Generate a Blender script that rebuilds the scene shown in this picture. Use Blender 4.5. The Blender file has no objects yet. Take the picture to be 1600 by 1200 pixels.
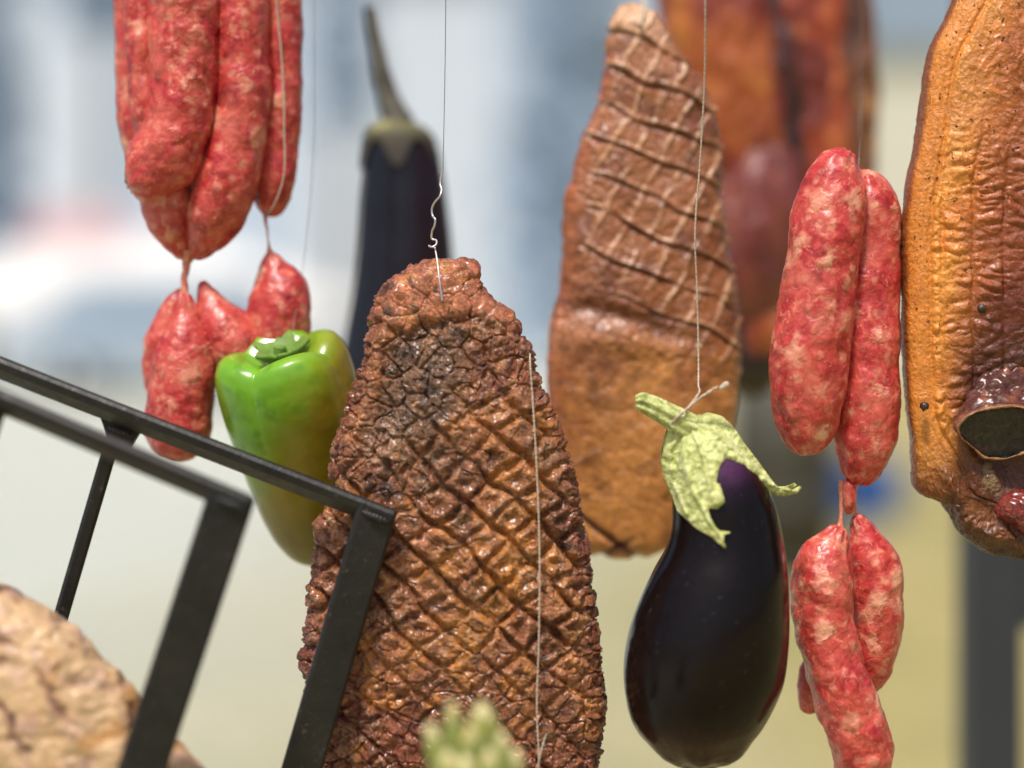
import bpy, math, random
import numpy as np
from mathutils import Vector

# ------------------------------------------------------------------ camera, sky, sun, exposure
S = bpy.context.scene
LENS = 62.0
K = 36.0 / (LENS * 1600.0)          # metres per photo pixel at one metre
CAM_Z = 1.5
HOR = 480.0                          # photo row of the horizon
cam_d = bpy.data.cameras.new("camera"); cam = bpy.data.objects.new("camera", cam_d)
S.collection.objects.link(cam); S.camera = cam
cam.location = (0, 0, CAM_Z); cam.rotation_euler = (math.radians(90), 0, 0)
cam_d.lens = LENS; cam_d.sensor_width = 36.0; cam_d.shift_y = -(600.0 - HOR) / 1600.0
cam_d.clip_start = 0.05; cam_d.clip_end = 2000.0
cam_d.dof.use_dof = True; cam_d.dof.focus_distance = 0.985; cam_d.dof.aperture_fstop = 1.55
cam_d.dof.aperture_blades = 0

SUN_EL, SUN_AZ = math.radians(64), math.radians(200)   # azimuth measured from +Y (view direction), clockwise
w = bpy.data.worlds.new("World"); S.world = w; w.use_nodes = True
nt = w.node_tree; bg = nt.nodes["Background"]
sky = nt.nodes.new("ShaderNodeTexSky"); sky.sky_type = 'NISHITA'; sky.sun_disc = False
sky.sun_elevation = SUN_EL; sky.sun_rotation = SUN_AZ; sky.air_density = 1.0; sky.dust_density = 4.0; sky.ozone_density = 1.0
nt.links.new(sky.outputs[0], bg.inputs[0]); bg.inputs[1].default_value = 0.10
sun_d = bpy.data.lights.new("sun", 'SUN'); sun = bpy.data.objects.new("sun", sun_d); S.collection.objects.link(sun)
sun_d.energy = 3.4; sun_d.angle = math.radians(7); sun_d.color = (1.0, 0.95, 0.88)
sdir = Vector((math.sin(SUN_AZ) * math.cos(SUN_EL), math.cos(SUN_AZ) * math.cos(SUN_EL), math.sin(SUN_EL)))
sun.rotation_euler = sdir.to_track_quat('Z', 'Y').to_euler()
S.view_settings.view_transform = 'Standard'; S.view_settings.look = 'None'
S.view_settings.exposure = 0.27; S.view_settings.gamma = 1.0
S.cycles.use_denoising = True
S.cycles.max_bounces = 6; S.cycles.sample_clamp_indirect = 4.0

# ------------------------------------------------------------------ noise (numpy)
_rng = np.random.RandomState(7)
_perm = _rng.permutation(1024).astype(np.int64)
_perm = np.concatenate([_perm, _perm, _perm])
_gr = _rng.normal(size=(1024, 3)); _gr /= np.linalg.norm(_gr, axis=1)[:, None]; _gr = _gr.astype(np.float32)

def noise(P, scale, seed=0):
    """gradient noise about -1..1; P (N,3), scale = size of a feature in the same unit"""
    p = (np.asarray(P, dtype=np.float64) / scale) + seed * 17.31 + 200.5
    i = np.floor(p).astype(np.int64); f = (p - i).astype(np.float32)
    u = f * f * f * (f * (f * 6 - 15) + 10)
    i &= 1023
    out = np.zeros(len(p), dtype=np.float32)
    for dx in (0, 1):
        wx = u[:, 0] if dx else 1 - u[:, 0]
        a = _perm[(i[:, 0] + dx) & 1023]
        for dy in (0, 1):
            wy = u[:, 1] if dy else 1 - u[:, 1]
            b = _perm[a + ((i[:, 1] + dy) & 1023)]
            for dz in (0, 1):
                wz = u[:, 2] if dz else 1 - u[:, 2]
                g = _gr[_perm[b + ((i[:, 2] + dz) & 1023)]]
                out += wx * wy * wz * (g[:, 0] * (f[:, 0] - dx) + g[:, 1] * (f[:, 1] - dy) + g[:, 2] * (f[:, 2] - dz))
    return out * 1.6

def fbm(P, scale, oct=4, seed=0, gain=0.5):
    o = 0; a = 1.0; t = 0
    for k in range(oct):
        o = o + a * noise(P, scale / 2 ** k, seed + k * 3); t += a; a *= gain
    return o / t

def ridged(P, scale, oct=3, seed=0, gain=0.5):
    o = 0; a = 1.0; t = 0
    for k in range(oct):
        n = 1 - np.abs(noise(P, scale / 2 ** k, seed + k * 5)) * 2
        o = o + a * n; t += a; a *= gain
    return o / t

def cells(P, scale, seed=0):
    """Worley noise in two dimensions of P (x,y), returns F1, F2, id"""
    p = P[:, :2] / scale + seed * 9.7 + 300.0
    i = np.floor(p).astype(np.int64); f = p - i
    d1 = np.full(len(p), 9.0); d2 = np.full(len(p), 9.0); cid = np.zeros(len(p))
    for dx in (-1, 0, 1):
        for dy in (-1, 0, 1):
            h = _perm[_perm[(i[:, 0] + dx) & 1023] + ((i[:, 1] + dy) & 1023)]
            jx = (_gr[h, 0] * 0.5 + 0.5); jy = (_gr[h, 1] * 0.5 + 0.5)
            d = np.hypot(dx + jx - f[:, 0], dy + jy - f[:, 1])
            nearer = d < d1
            d2 = np.where(nearer, d1, np.minimum(d2, d)); cid = np.where(nearer, h, cid); d1 = np.where(nearer, d, d1)
    return d1, d2, cid / 1024.0

def sstep(a, b, x):
    t = np.clip((x - a) / (b - a), 0, 1); return t * t * (3 - 2 * t)

def lin(c):
    c = np.asarray(c, dtype=np.float32) / 255.0
    return np.where(c <= 0.04045, c / 12.92, ((c + 0.055) / 1.055) ** 2.4)

def cmix(a, b, t):
    t = np.clip(np.asarray(t, dtype=np.float32), 0, 1)[:, None]
    return a * (1 - t) + b * t

# ------------------------------------------------------------------ objects, labels
def world(P, d):
    """photo-pixel coordinates (x, y, q), q pixels towards the camera, around depth d -> metres"""
    P = np.asarray(P, dtype=np.float64)
    s = K * d
    return np.stack([(P[:, 0] - 800) * s, d - P[:, 2] * s, CAM_Z + (HOR - P[:, 1]) * s], axis=1)

def W(x, y, d):
    return Vector(((x - 800) * K * d, d, CAM_Z + (HOR - y) * K * d))

def thing(name, label, cat, loc, group=None):
    o = bpy.data.objects.new(name, None); S.collection.objects.link(o)
    o.empty_display_size = 0.02
    o.location = loc; o['label'] = label; o['category'] = cat
    if group: o['group'] = group
    return o

def tag(o, label, cat, group=None):
    o['label'] = label; o['category'] = cat
    if group: o['group'] = group
    return o

def mesh_obj(name, V, F, mat, parent=None, col=None, smooth=True, kind=None, label=None, origin=None):
    """V in world metres; F array (n,4) / (n,3) or list of tuples"""
    V = np.asarray(V, dtype=np.float64)
    if parent is not None: org = np.array(parent_world(parent))
    elif origin is not None: org = np.array(origin)
    else: org = np.array([V[:, 0].mean(), V[:, 1].mean(), V[:, 2].min()])
    # a part sits relative to its parent
    Vl = V - org
    me = bpy.data.meshes.new(name)
    if not kind:                                        # faces of closed shapes point outwards
        c0 = V - V.mean(0)
        vol = 0.0
        if isinstance(F, np.ndarray): vol = sum(np.einsum('ij,ij->i', c0[F[:, 0]], np.cross(c0[F[:, k]], c0[F[:, k + 1]])).sum() for k in range(1, F.shape[1] - 1))
        else: vol = sum(float(np.dot(c0[f[0]], np.cross(c0[f[k]], c0[f[k + 1]]))) for f in F for k in range(1, len(f) - 1))
        if vol < 0: F = np.ascontiguousarray(F[:, ::-1]) if isinstance(F, np.ndarray) else [tuple(f[::-1]) for f in F]
    if isinstance(F, np.ndarray):
        n, k = F.shape
        me.vertices.add(len(Vl)); me.vertices.foreach_set("co", Vl.astype(np.float32).ravel())
        me.loops.add(n * k); me.loops.foreach_set("vertex_index", F.astype(np.int32).ravel())
        me.polygons.add(n)
        me.polygons.foreach_set("loop_start", np.arange(0, n * k, k, dtype=np.int32))
        me.update(calc_edges=True)
    else:
        me.from_pydata([tuple(v) for v in Vl], [], [tuple(f) for f in F]); me.update()
    if smooth: me.polygons.foreach_set("use_smooth", np.ones(len(me.polygons), dtype=bool))
    if col is not None:
        at = me.color_attributes.new("col", 'FLOAT_COLOR', 'POINT')
        at.data.foreach_set("color", np.concatenate([np.clip(col, 0.002, 1), np.ones((len(col), 1))], axis=1).astype(np.float32).ravel())
    me.materials.append(mat)
    me.validate()
    o = bpy.data.objects.new(name, me); S.collection.objects.link(o)
    if parent is not None: o.parent = parent
    else: o.location = org
    if kind: o['kind'] = kind
    if label: o['label'] = label
    return o

def parent_world(p):
    v = Vector((0, 0, 0))
    while p is not None: v += p.location; p = p.parent
    return v

# ------------------------------------------------------------------ grid helpers
def grid_faces(nv, nu, wrap):
    cols = nu if wrap else nu - 1
    i, j = np.meshgrid(np.arange(nv - 1), np.arange(cols), indexing='ij')
    i = i.ravel(); j = j.ravel(); j2 = (j + 1) % nu
    return np.stack([i * nu + j, (i + 1) * nu + j, (i + 1) * nu + j2, i * nu + j2], axis=1)

def grid_normals(P, nv, nu, wrap):
    G = P.reshape(nv, nu, 3)
    du = (np.roll(G, -1, 1) - np.roll(G, 1, 1)) if wrap else np.gradient(G, axis=1)
    dv = np.gradient(G, axis=0)
    # photo-pixel frame is (x right, y down, q to camera); world frame has z up, y away
    n = np.cross(du, dv)
    l = np.linalg.norm(n, axis=2, keepdims=True)
    n = n / np.maximum(l, 1e-9)
    return n.reshape(-1, 3)

def orient(P, n, c):
    """make normals face outwards from a centre line c (per-vertex)"""
    s = np.sign(np.sum((P - c) * n, axis=1)); s[s == 0] = 1
    return n * (s[:, None]) if abs(np.mean(s)) < 0.2 else n * (1 if np.mean(s) > 0 else -1)

def smooth_interp(y, pts):
    """piecewise cubic (monotone parameter) interpolation of (x,y) points over y"""
    pts = sorted(pts, key=lambda t: t[1]); py = np.array([p[1] for p in pts], float); px = np.array([p[0] for p in pts], float)
    m = np.gradient(px, py)
    k = np.clip(np.searchsorted(py, y) - 1, 0, len(py) - 2)
    h = py[k + 1] - py[k]; t = np.clip((y - py[k]) / h, 0, 1)
    r = (2 * t**3 - 3 * t**2 + 1) * px[k] + (t**3 - 2 * t**2 + t) * h * m[k] + (-2 * t**3 + 3 * t**2) * px[k + 1] + (t**3 - t**2) * h * m[k + 1]
    lo = np.minimum(px[k], px[k + 1]) - 4; hi = np.maximum(px[k], px[k + 1]) + 4
    return np.clip(r, lo, hi)

def slab(Lp, Rp, thick, nu, nv, front=0.72, expo=2.6, y0=None, y1=None, centre_q=0.0, jag=0.0, seed=0, end_round=30.0):
    """a closed slab whose front silhouette follows the two edge lines. returns P (px space), centre, s (-1..1 across), nu"""
    y0 = max(min(p[1] for p in Lp), min(p[1] for p in Rp)) if y0 is None else y0
    y1 = min(max(p[1] for p in Lp), max(p[1] for p in Rp)) if y1 is None else y1
    t = np.linspace(0, 1, nv)
    e = 0.04
    t2 = t  # even rows, with the ends slightly packed
    y = y0 + (y1 - y0) * (t2 - e * np.sin(2 * np.pi * t2) / (2 * np.pi) * 0)
    L = smooth_interp(y, Lp); R = smooth_interp(y, Rp)
    if jag:
        z = np.zeros_like(y)
        L = L + jag * fbm(np.stack([z, y, z], 1), 22, 3, seed); R = R + jag * fbm(np.stack([z + 50, y, z], 1), 22, 3, seed + 5)
    c = (L + R) / 2; hw = np.maximum((R - L) / 2, 0.3)
    th = thick(t) if callable(thick) else np.full(nv, float(thick))
    endf = np.minimum(1, np.sqrt(np.clip(1 - (1 - np.minimum(np.minimum(y - y0, y1 - y) / end_round, 1)) ** 2, 0.0004, 1)))
    th = np.minimum(th * endf, th)
    nf = int(nu * front); nb = nu - nf
    af = np.linspace(np.pi, 0, nf, endpoint=False); ab = np.linspace(0, -np.pi, nb, endpoint=False)
    # spread front samples evenly over x
    a = np.concatenate([af, ab])
    ca, sa = np.cos(a), np.sin(a)
    xx = np.sign(ca) * np.abs(ca) ** (2 / expo); qq = np.sign(sa) * np.abs(sa) ** (2 / expo)
    P = np.empty((nv, nu, 3))
    P[:, :, 0] = c[:, None] + hw[:, None] * xx[None]
    P[:, :, 1] = y[:, None]
    P[:, :, 2] = centre_q + th[:, None] * qq[None]
    C = np.zeros_like(P); C[:, :, 0] = c[:, None]; C[:, :, 1] = y[:, None]; C[:, :, 2] = centre_q
    s = np.broadcast_to(xx[None], (nv, nu)).ravel()
    return P.reshape(-1, 3), C.reshape(-1, 3), s, nv, nu

def finish(P, C, nv, nu, disp):
    n = grid_normals(P, nv, nu, True)
    sg = np.sum((P - C) * n, axis=1)
    if np.median(sg) < 0: n = -n
    return P + n * disp[:, None]

def cap(P, F, nv, nu):
    """close both ends of a wrapped grid with fans"""
    P2 = np.concatenate([P, P[:nu].mean(0)[None], P[-nu:].mean(0)[None]])
    j = np.arange(nu); j2 = (j + 1) % nu
    top = np.stack([np.full(nu, nv * nu), j, j2, j2], 1); bot = np.stack([np.full(nu, nv * nu + 1), (nv - 1) * nu + j2, (nv - 1) * nu + j, (nv - 1) * nu + j], 1)
    return P2, top[:, :3], bot[:, :3]

def closed_obj(name, P, nv, nu, mat, d, parent=None, col=None, **kw):
    F = grid_faces(nv, nu, True)
    P2, t, b = cap(P, F, nv, nu)
    T = np.concatenate([F[:, [0, 1, 2]], F[:, [0, 2, 3]], t, b])
    if col is not None: col = np.concatenate([col, col[:nu].mean(0)[None], col[-nu:].mean(0)[None]])
    T = T[:, ::-1] if FLIP else T
    return mesh_obj(name, world(P2, d), np.ascontiguousarray(T), mat, parent, col, **kw)
FLIP = False

def catmull(pts, n):
    pts = np.asarray(pts, float)
    m = len(pts); d = np.concatenate([[0], np.cumsum(np.maximum(np.linalg.norm(np.diff(pts[:, :3], axis=0), axis=1), 1e-4))])
    u = np.linspace(0, d[-1], n); tan = np.gradient(pts, d, axis=0)
    k = np.clip(np.searchsorted(d, u) - 1, 0, m - 2); h = (d[k + 1] - d[k])[:, None]; t = ((u - d[k]) / h[:, 0])[:, None]
    return (2 * t**3 - 3 * t**2 + 1) * pts[k] + (t**3 - 2 * t**2 + t) * h * tan[k] + (-2 * t**3 + 3 * t**2) * pts[k + 1] + (t**3 - t**2) * h * tan[k + 1]

def tube(pts, nv, nu, flat=1.0, round_ends=True):
    """pts rows: x, y, q, radius (px). returns P, C, t, ang"""
    c = catmull(pts, nv); ctr = c[:, :3]; r = np.maximum(c[:, 3], 0.05)
    tan = np.gradient(ctr, axis=0); tan /= np.linalg.norm(tan, axis=1, keepdims=True)
    q = np.array([0, 0, 1.0]); side = np.cross(tan, q); side /= np.maximum(np.linalg.norm(side, axis=1, keepdims=True), 1e-6)
    up = np.cross(side, tan)
    if round_ends:
        L = np.concatenate([[0], np.cumsum(np.linalg.norm(np.diff(ctr, axis=0), axis=1))]); tot = L[-1]
        for e0, L2 in ((r[0], L), (r[-1], tot - L)):
            if e0 > 1: r = r * np.sqrt(np.clip(1 - (1 - np.minimum(L2 / e0, 1)) ** 2, 0.0009, 1))
    a = np.linspace(0, 2 * np.pi, nu, endpoint=False)
    P = ctr[:, None] + r[:, None, None] * (np.cos(a)[None, :, None] * side[:, None] + flat * np.sin(a)[None, :, None] * up[:, None])
    C = np.broadcast_to(ctr[:, None], P.shape)
    return P.reshape(-1, 3), C.reshape(-1, 3).copy()

def string_obj(name, pts, r, mat, parent=None, nu=6, n=None, twist=0.0, label=None, ply=True):
    """a thin cord through WORLD points; two plies wound round one another when ply"""
    pts = np.asarray([tuple(p) for p in pts], float)
    L = np.linalg.norm(np.diff(pts, axis=0), axis=1).sum()
    n = n or max(8, int(L / (r * 3.0)))
    n = min(n, 500)
    c = catmull(np.concatenate([pts, np.ones((len(pts), 1))], 1), n)[:, :3]
    tan = np.gradient(c, axis=0); tan /= np.maximum(np.linalg.norm(tan, axis=1, keepdims=True), 1e-9)
    ref = np.array([0.0, 1.0, 0.0]) if abs(tan[:, 1]).mean() < 0.8 else np.array([1.0, 0, 0])
    s = np.cross(tan, ref); s /= np.maximum(np.linalg.norm(s, axis=1, keepdims=True), 1e-9); u = np.cross(s, tan)
    V = []; F = []
    a = np.linspace(0, 2 * np.pi, nu, endpoint=False)
    base = 0
    for k in range(2 if ply else 1):
        ph = np.linspace(0, L / (r * 9.0) * 2 * np.pi, n)[:, None] + k * np.pi
        off = r * 0.55 * (np.cos(ph) * s + np.sin(ph) * u) if ply else 0
        rr = r * (0.62 if ply else 1.0)
        P = (c + off)[:, None] + rr * (np.cos(a)[None, :, None] * s[:, None] + np.sin(a)[None, :, None] * u[:, None])
        V.append(P.reshape(-1, 3)); F.append(grid_faces(n, nu, True) + base); base += n * nu
    return mesh_obj(name, np.concatenate(V), np.concatenate(F), mat, parent, label=label)

def box(V, F, lo, hi):
    b = len(V); x0, y0, z0 = lo; x1, y1, z1 = hi
    V += [(x0, y0, z0), (x1, y0, z0), (x1, y1, z0), (x0, y1, z0), (x0, y0, z1), (x1, y0, z1), (x1, y1, z1), (x0, y1, z1)]
    F += [(b, b + 3, b + 2, b + 1), (b + 4, b + 5, b + 6, b + 7), (b, b + 1, b + 5, b + 4), (b + 1, b + 2, b + 6, b + 5), (b + 2, b + 3, b + 7, b + 6), (b + 3, b, b + 4, b + 7)]

def boxes(name, lst, mat, parent=None, **kw):
    V = []; F = []
    for lo, hi in lst: box(V, F, lo, hi)
    bev = kw.pop('bevel', 0)
    o = mesh_obj(name, V, F, mat, parent, smooth=False, **kw)
    if bev:
        m = o.modifiers.new("bevel", 'BEVEL'); m.width = bev; m.segments = 3
    return o

# ------------------------------------------------------------------ materials
class M:
    def __init__(s, name):
        s.m = bpy.data.materials.new(name); s.m.use_nodes = True; s.t = s.m.node_tree; s.n = s.t.nodes; s.b = s.n["Principled BSDF"]
        s.co = s.n.new("ShaderNodeTexCoord")
    def link(s, a, b): s.t.links.new(a, b)
    def noise(s, scale, detail=4, rough=0.55, dist=0.0, vec=None, kind='FBM'):
        n = s.n.new("ShaderNodeTexNoise"); n.inputs["Scale"].default_value = scale; n.inputs["Detail"].default_value = detail
        n.inputs["Roughness"].default_value = rough; n.inputs["Distortion"].default_value = dist
        s.link(vec or s.co.outputs["Object"], n.inputs["Vector"]); return n
    def voro(s, scale, feature='F1', vec=None, rnd=1.0, smooth=0.5):
        n = s.n.new("ShaderNodeTexVoronoi"); n.feature = feature; n.inputs["Scale"].default_value = scale; n.inputs["Randomness"].default_value = rnd
        if feature == 'SMOOTH_F1': n.inputs["Smoothness"].default_value = smooth
        s.link(vec or s.co.outputs["Object"], n.inputs["Vector"]); return n
    def warp(s, scale, amt, detail=3):
        n = s.noise(scale, detail); sub = s.n.new("ShaderNodeVectorMath"); sub.operation = 'SUBTRACT'; sub.inputs[1].default_value = (.5, .5, .5)
        s.link(n.outputs["Color"], sub.inputs[0]); sc = s.n.new("ShaderNodeVectorMath"); sc.operation = 'SCALE'; sc.inputs["Scale"].default_value = amt
        s.link(sub.outputs[0], sc.inputs[0]); ad = s.n.new("ShaderNodeVectorMath"); ad.operation = 'ADD'
        s.link(s.co.outputs["Object"], ad.inputs[0]); s.link(sc.outputs[0], ad.inputs[1]); return ad.outputs[0]
    def ramp(s, fac, stops, interp='LINEAR'):
        r = s.n.new("ShaderNodeValToRGB"); r.color_ramp.interpolation = interp
        while len(r.color_ramp.elements) < len(stops): r.color_ramp.elements.new(0.5)
        for e, (p, c) in zip(r.color_ramp.elements, stops):
            e.position = p; e.color = (*c, 1) if len(c) == 3 else c
        s.link(fac, r.inputs[0]); return r.outputs[0]
    def mix(s, fac, a, b, mode='MIX'):
        m = s.n.new("ShaderNodeMix"); m.data_type = 'RGBA'; m.blend_type = mode
        for inp, v in ((m.inputs[0], fac), (m.inputs[6], a), (m.inputs[7], b)):
            if hasattr(v, 'node'): s.link(v, inp)
            elif isinstance(v, (int, float)): inp.default_value = v
            else: inp.default_value = (*v, 1)
        return m.outputs[2]
    def math(s, op, a, b=0.0):
        m = s.n.new("ShaderNodeMath"); m.operation = op
        for inp, v in ((m.inputs[0], a), (m.inputs[1], b)):
            if hasattr(v, 'node'): s.link(v, inp)
            else: inp.default_value = v
        return m.outputs[0]
    def attr(s, name="col"):
        a = s.n.new("ShaderNodeAttribute"); a.attribute_name = name; return a
    def bump(s, h, dist, strength=1.0, normal=None):
        b = s.n.new("ShaderNodeBump"); b.inputs["Distance"].default_value = dist; b.inputs["Strength"].default_value = strength
        s.link(h, b.inputs["Height"])
        if normal: s.link(normal, b.inputs["Normal"])
        return b.outputs[0]
    def set(s, **kw):
        names = dict(color="Base Color", rough="Roughness", metal="Metallic", coat="Coat Weight", coat_rough="Coat Roughness", normal="Normal",
                     sss="Subsurface Weight", sss_scale="Subsurface Scale", sss_rad="Subsurface Radius", spec="Specular IOR Level", sheen="Sheen Weight", trans="Transmission Weight", alpha="Alpha", ior="IOR", coat_n="Coat Normal")
        for k, v in kw.items():
            i = s.b.inputs[names[k]]
            if hasattr(v, 'node'): s.link(v, i)
            elif k == 'color': i.default_value = (*v, 1)
            else: i.default_value = v
        return s.m

def g3(v): return (v, v, v)

def meat_mat(name, rough=(0.28, 0.6), coat=0.25, fine=0.0006, scale=420, sss=0.12, var=0.35, crk=0.5, crkd=0.0, tint=(1, 1, 1)):
    m = M(name); a = m.attr()
    n1 = m.noise(scale, 6, 0.65); n1b = m.noise(scale * crk, 6, 0.62, 1.0); n2 = m.noise(scale * 0.35, 5, 0.6)
    v = m.ramp(n2.outputs[0], [(0.3, g3(1 - var)), (0.7, g3(1 + var * 0.0))])
    col = m.mix(1.0, a.outputs["Color"], v, 'MULTIPLY')
    r = m.ramp(n2.outputs[0], [(0.35, g3(rough[0])), (0.65, g3(rough[1]))])
    b = m.bump(n1.outputs[0], fine)
    if crkd:
        rd = m.math('ABSOLUTE', m.math('SUBTRACT', n1b.outputs[0], 0.5)); b = m.bump(m.math('MINIMUM', rd, 0.14), crkd, 1.0, b)
        col = m.mix(1.0, col, m.ramp(rd, [(0.0, g3(0.72)), (0.03, g3(1.0))]), 'MULTIPLY')
    col = m.mix(1.0, col, tint, 'MULTIPLY')
    return m.set(color=col, rough=r, coat=coat, coat_rough=0.25, normal=b, sss=sss, sss_scale=0.004, sss_rad=(1, .35, .2))

def plain(name, color, rough=0.5, metal=0.0, var=0.12, scale=30, **kw):
    m = M(name); n = m.noise(scale, 5)
    c = m.mix(n.outputs[0], tuple(x * (1 - var) for x in color), tuple(min(1, x * (1 + var)) for x in color))
    return m.set(color=c, rough=rough, metal=metal, **kw)

MAT_crust = meat_mat("roasted_crust", rough=(0.16, 0.36), coat=0.6, fine=0.0012, scale=560, var=0.5, sss=0.02, crk=0.42, crkd=0.0055, tint=(1.42, 1.24, 1.06))
MAT_bone = meat_mat("cut_bone", rough=(0.7, 0.9), coat=0.0, fine=0.0009, scale=500, var=0.4, sss=0.0)
MAT_back = meat_mat("roasted_crust_soft", rough=(0.18, 0.36), coat=0.5, fine=0.0003, scale=400, var=0.22, sss=0.05, crk=0.3, crkd=0.0018, tint=(1.12, .98, .78))
MAT_rib = meat_mat("roasted_fat_side", rough=(0.2, 0.4), coat=0.25, fine=0.0004, scale=500, var=0.2, sss=0.06, crk=0.3, crkd=0.0018, tint=(1.12, .92, .66))
MAT_soft = meat_mat("hanging_joint", rough=(0.25, 0.5), coat=0.3, fine=0.0008, scale=300, var=0.3)

def sausage_mat():
    m = M("raw_sausage_meat")
    vec = m.warp(90, 0.016, 4)
    n3 = m.noise(95, 6, 0.6, 0.8, vec)
    n5 = m.noise(40, 4, 0.6, 1.0)
    base = m.ramp(n3.outputs[0], [(0.31, tuple(lin((130, 20, 26)))), (0.46, tuple(lin((180, 44, 46)))), (0.60, tuple(lin((200, 72, 64)))), (0.72, tuple(lin((222, 128, 104))))])
    base = m.mix(m.ramp(n5.outputs[0], [(0.45, g3(0)), (0.7, g3(0.75))]), base, tuple(lin((212, 108, 88))))
    pale = m.ramp(n3.outputs[0], [(0.3, tuple(lin((216, 128, 104)))), (0.7, tuple(lin((236, 180, 148))))])
    v1 = m.voro(62, 'SMOOTH_F1', m.warp(150, 0.016, 5), 1.0, 0.5)
    sep = m.n.new("ShaderNodeSeparateColor"); m.link(v1.outputs["Color"], sep.inputs[0])
    f1 = m.math('MULTIPLY', m.ramp(sep.outputs[0], [(0.56, g3(0)), (0.78, g3(.85))]), m.ramp(v1.outputs["Distance"], [(0.2, g3(1)), (0.55, g3(0))]))
    n6 = m.noise(240, 3, 0.5, 1.5, m.warp(300, 0.004, 3))
    f2 = m.ramp(n6.outputs[0], [(0.60, g3(0)), (0.70, g3(0.5))])
    v3 = m.voro(150, 'SMOOTH_F1', m.warp(300, 0.006, 4), 1.0, 0.35); sep3 = m.n.new("ShaderNodeSeparateColor"); m.link(v3.outputs["Color"], sep3.inputs[0])
    f3 = m.math('MULTIPLY', m.ramp(sep3.outputs[0], [(0.55, g3(0)), (0.75, g3(.5))]), m.ramp(v3.outputs["Distance"], [(0.2, g3(1)), (0.5, g3(0))]))
    f2 = m.math('MAXIMUM', f2, f3)
    c = m.mix(f1, base, pale); c = m.mix(f2, c, pale)
    a = m.attr(); c = m.mix(1.0, c, a.outputs["Color"], 'MULTIPLY')
    h = m.math('ADD', m.math('MULTIPLY', f1, 0.6), m.noise(110, 5, 0.55, 0.8).outputs[0])
    b = m.bump(h, 0.0013)
    c = m.mix(1.0, c, (0.98, 1.02, 0.98), 'MULTIPLY')
    r = m.ramp(m.noise(90, 4).outputs[0], [(0.35, g3(0.3)), (0.7, g3(0.48))])
    return m.set(color=c, rough=r, coat=0.25, coat_rough=0.3, normal=b, sss=0.18, sss_scale=0.003, sss_rad=(1, .3, .2))
MAT_sausage = sausage_mat()

def string_mat():
    m = M("pale_twine"); n = m.noise(900, 3); c = m.ramp(n.outputs[0], [(0.3, tuple(lin((160, 144, 124)))), (0.7, tuple(lin((208, 194, 174))))])
    return m.set(color=c, rough=0.75, spec=0.3)
MAT_string = string_mat()
MAT_wire = plain("bright_wire", tuple(lin((205, 200, 195))), 0.35, 0.85, 0.1, 300)

MAT_nylon = plain("thin_nylon_line", tuple(lin((150, 140, 130))), 0.3, 0, 0.1, 300, trans=0.6)

def iron_mat():
    m = M("black_painted_steel"); n = m.noise(300, 6, 0.6); n2 = m.noise(40, 4)
    c = m.ramp(n2.outputs[0], [(0.3, g3(0.007)), (0.75, (0.02, 0.018, 0.016))])
    n4 = m.noise(190, 6, 0.7, 0.5); c = m.mix(m.ramp(n4.outputs[0], [(0.62, g3(0)), (0.67, g3(0.75))]), c, (0.085, 0.055, 0.04)); n5 = m.noise(700, 2, 0.5); c = m.mix(m.ramp(n5.outputs[0], [(0.70, g3(0)), (0.74, g3(0.5))]), c, (0.16, 0.15, 0.13))
    r = m.ramp(n4.outputs[0], [(0.3, g3(0.3)), (0.65, g3(0.55))])
    return m.set(color=c, rough=r, metal=0.0, spec=0.42, normal=m.bump(n.outputs[0], 0.0005, 0.8))
MAT_iron = iron_mat()

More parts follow.
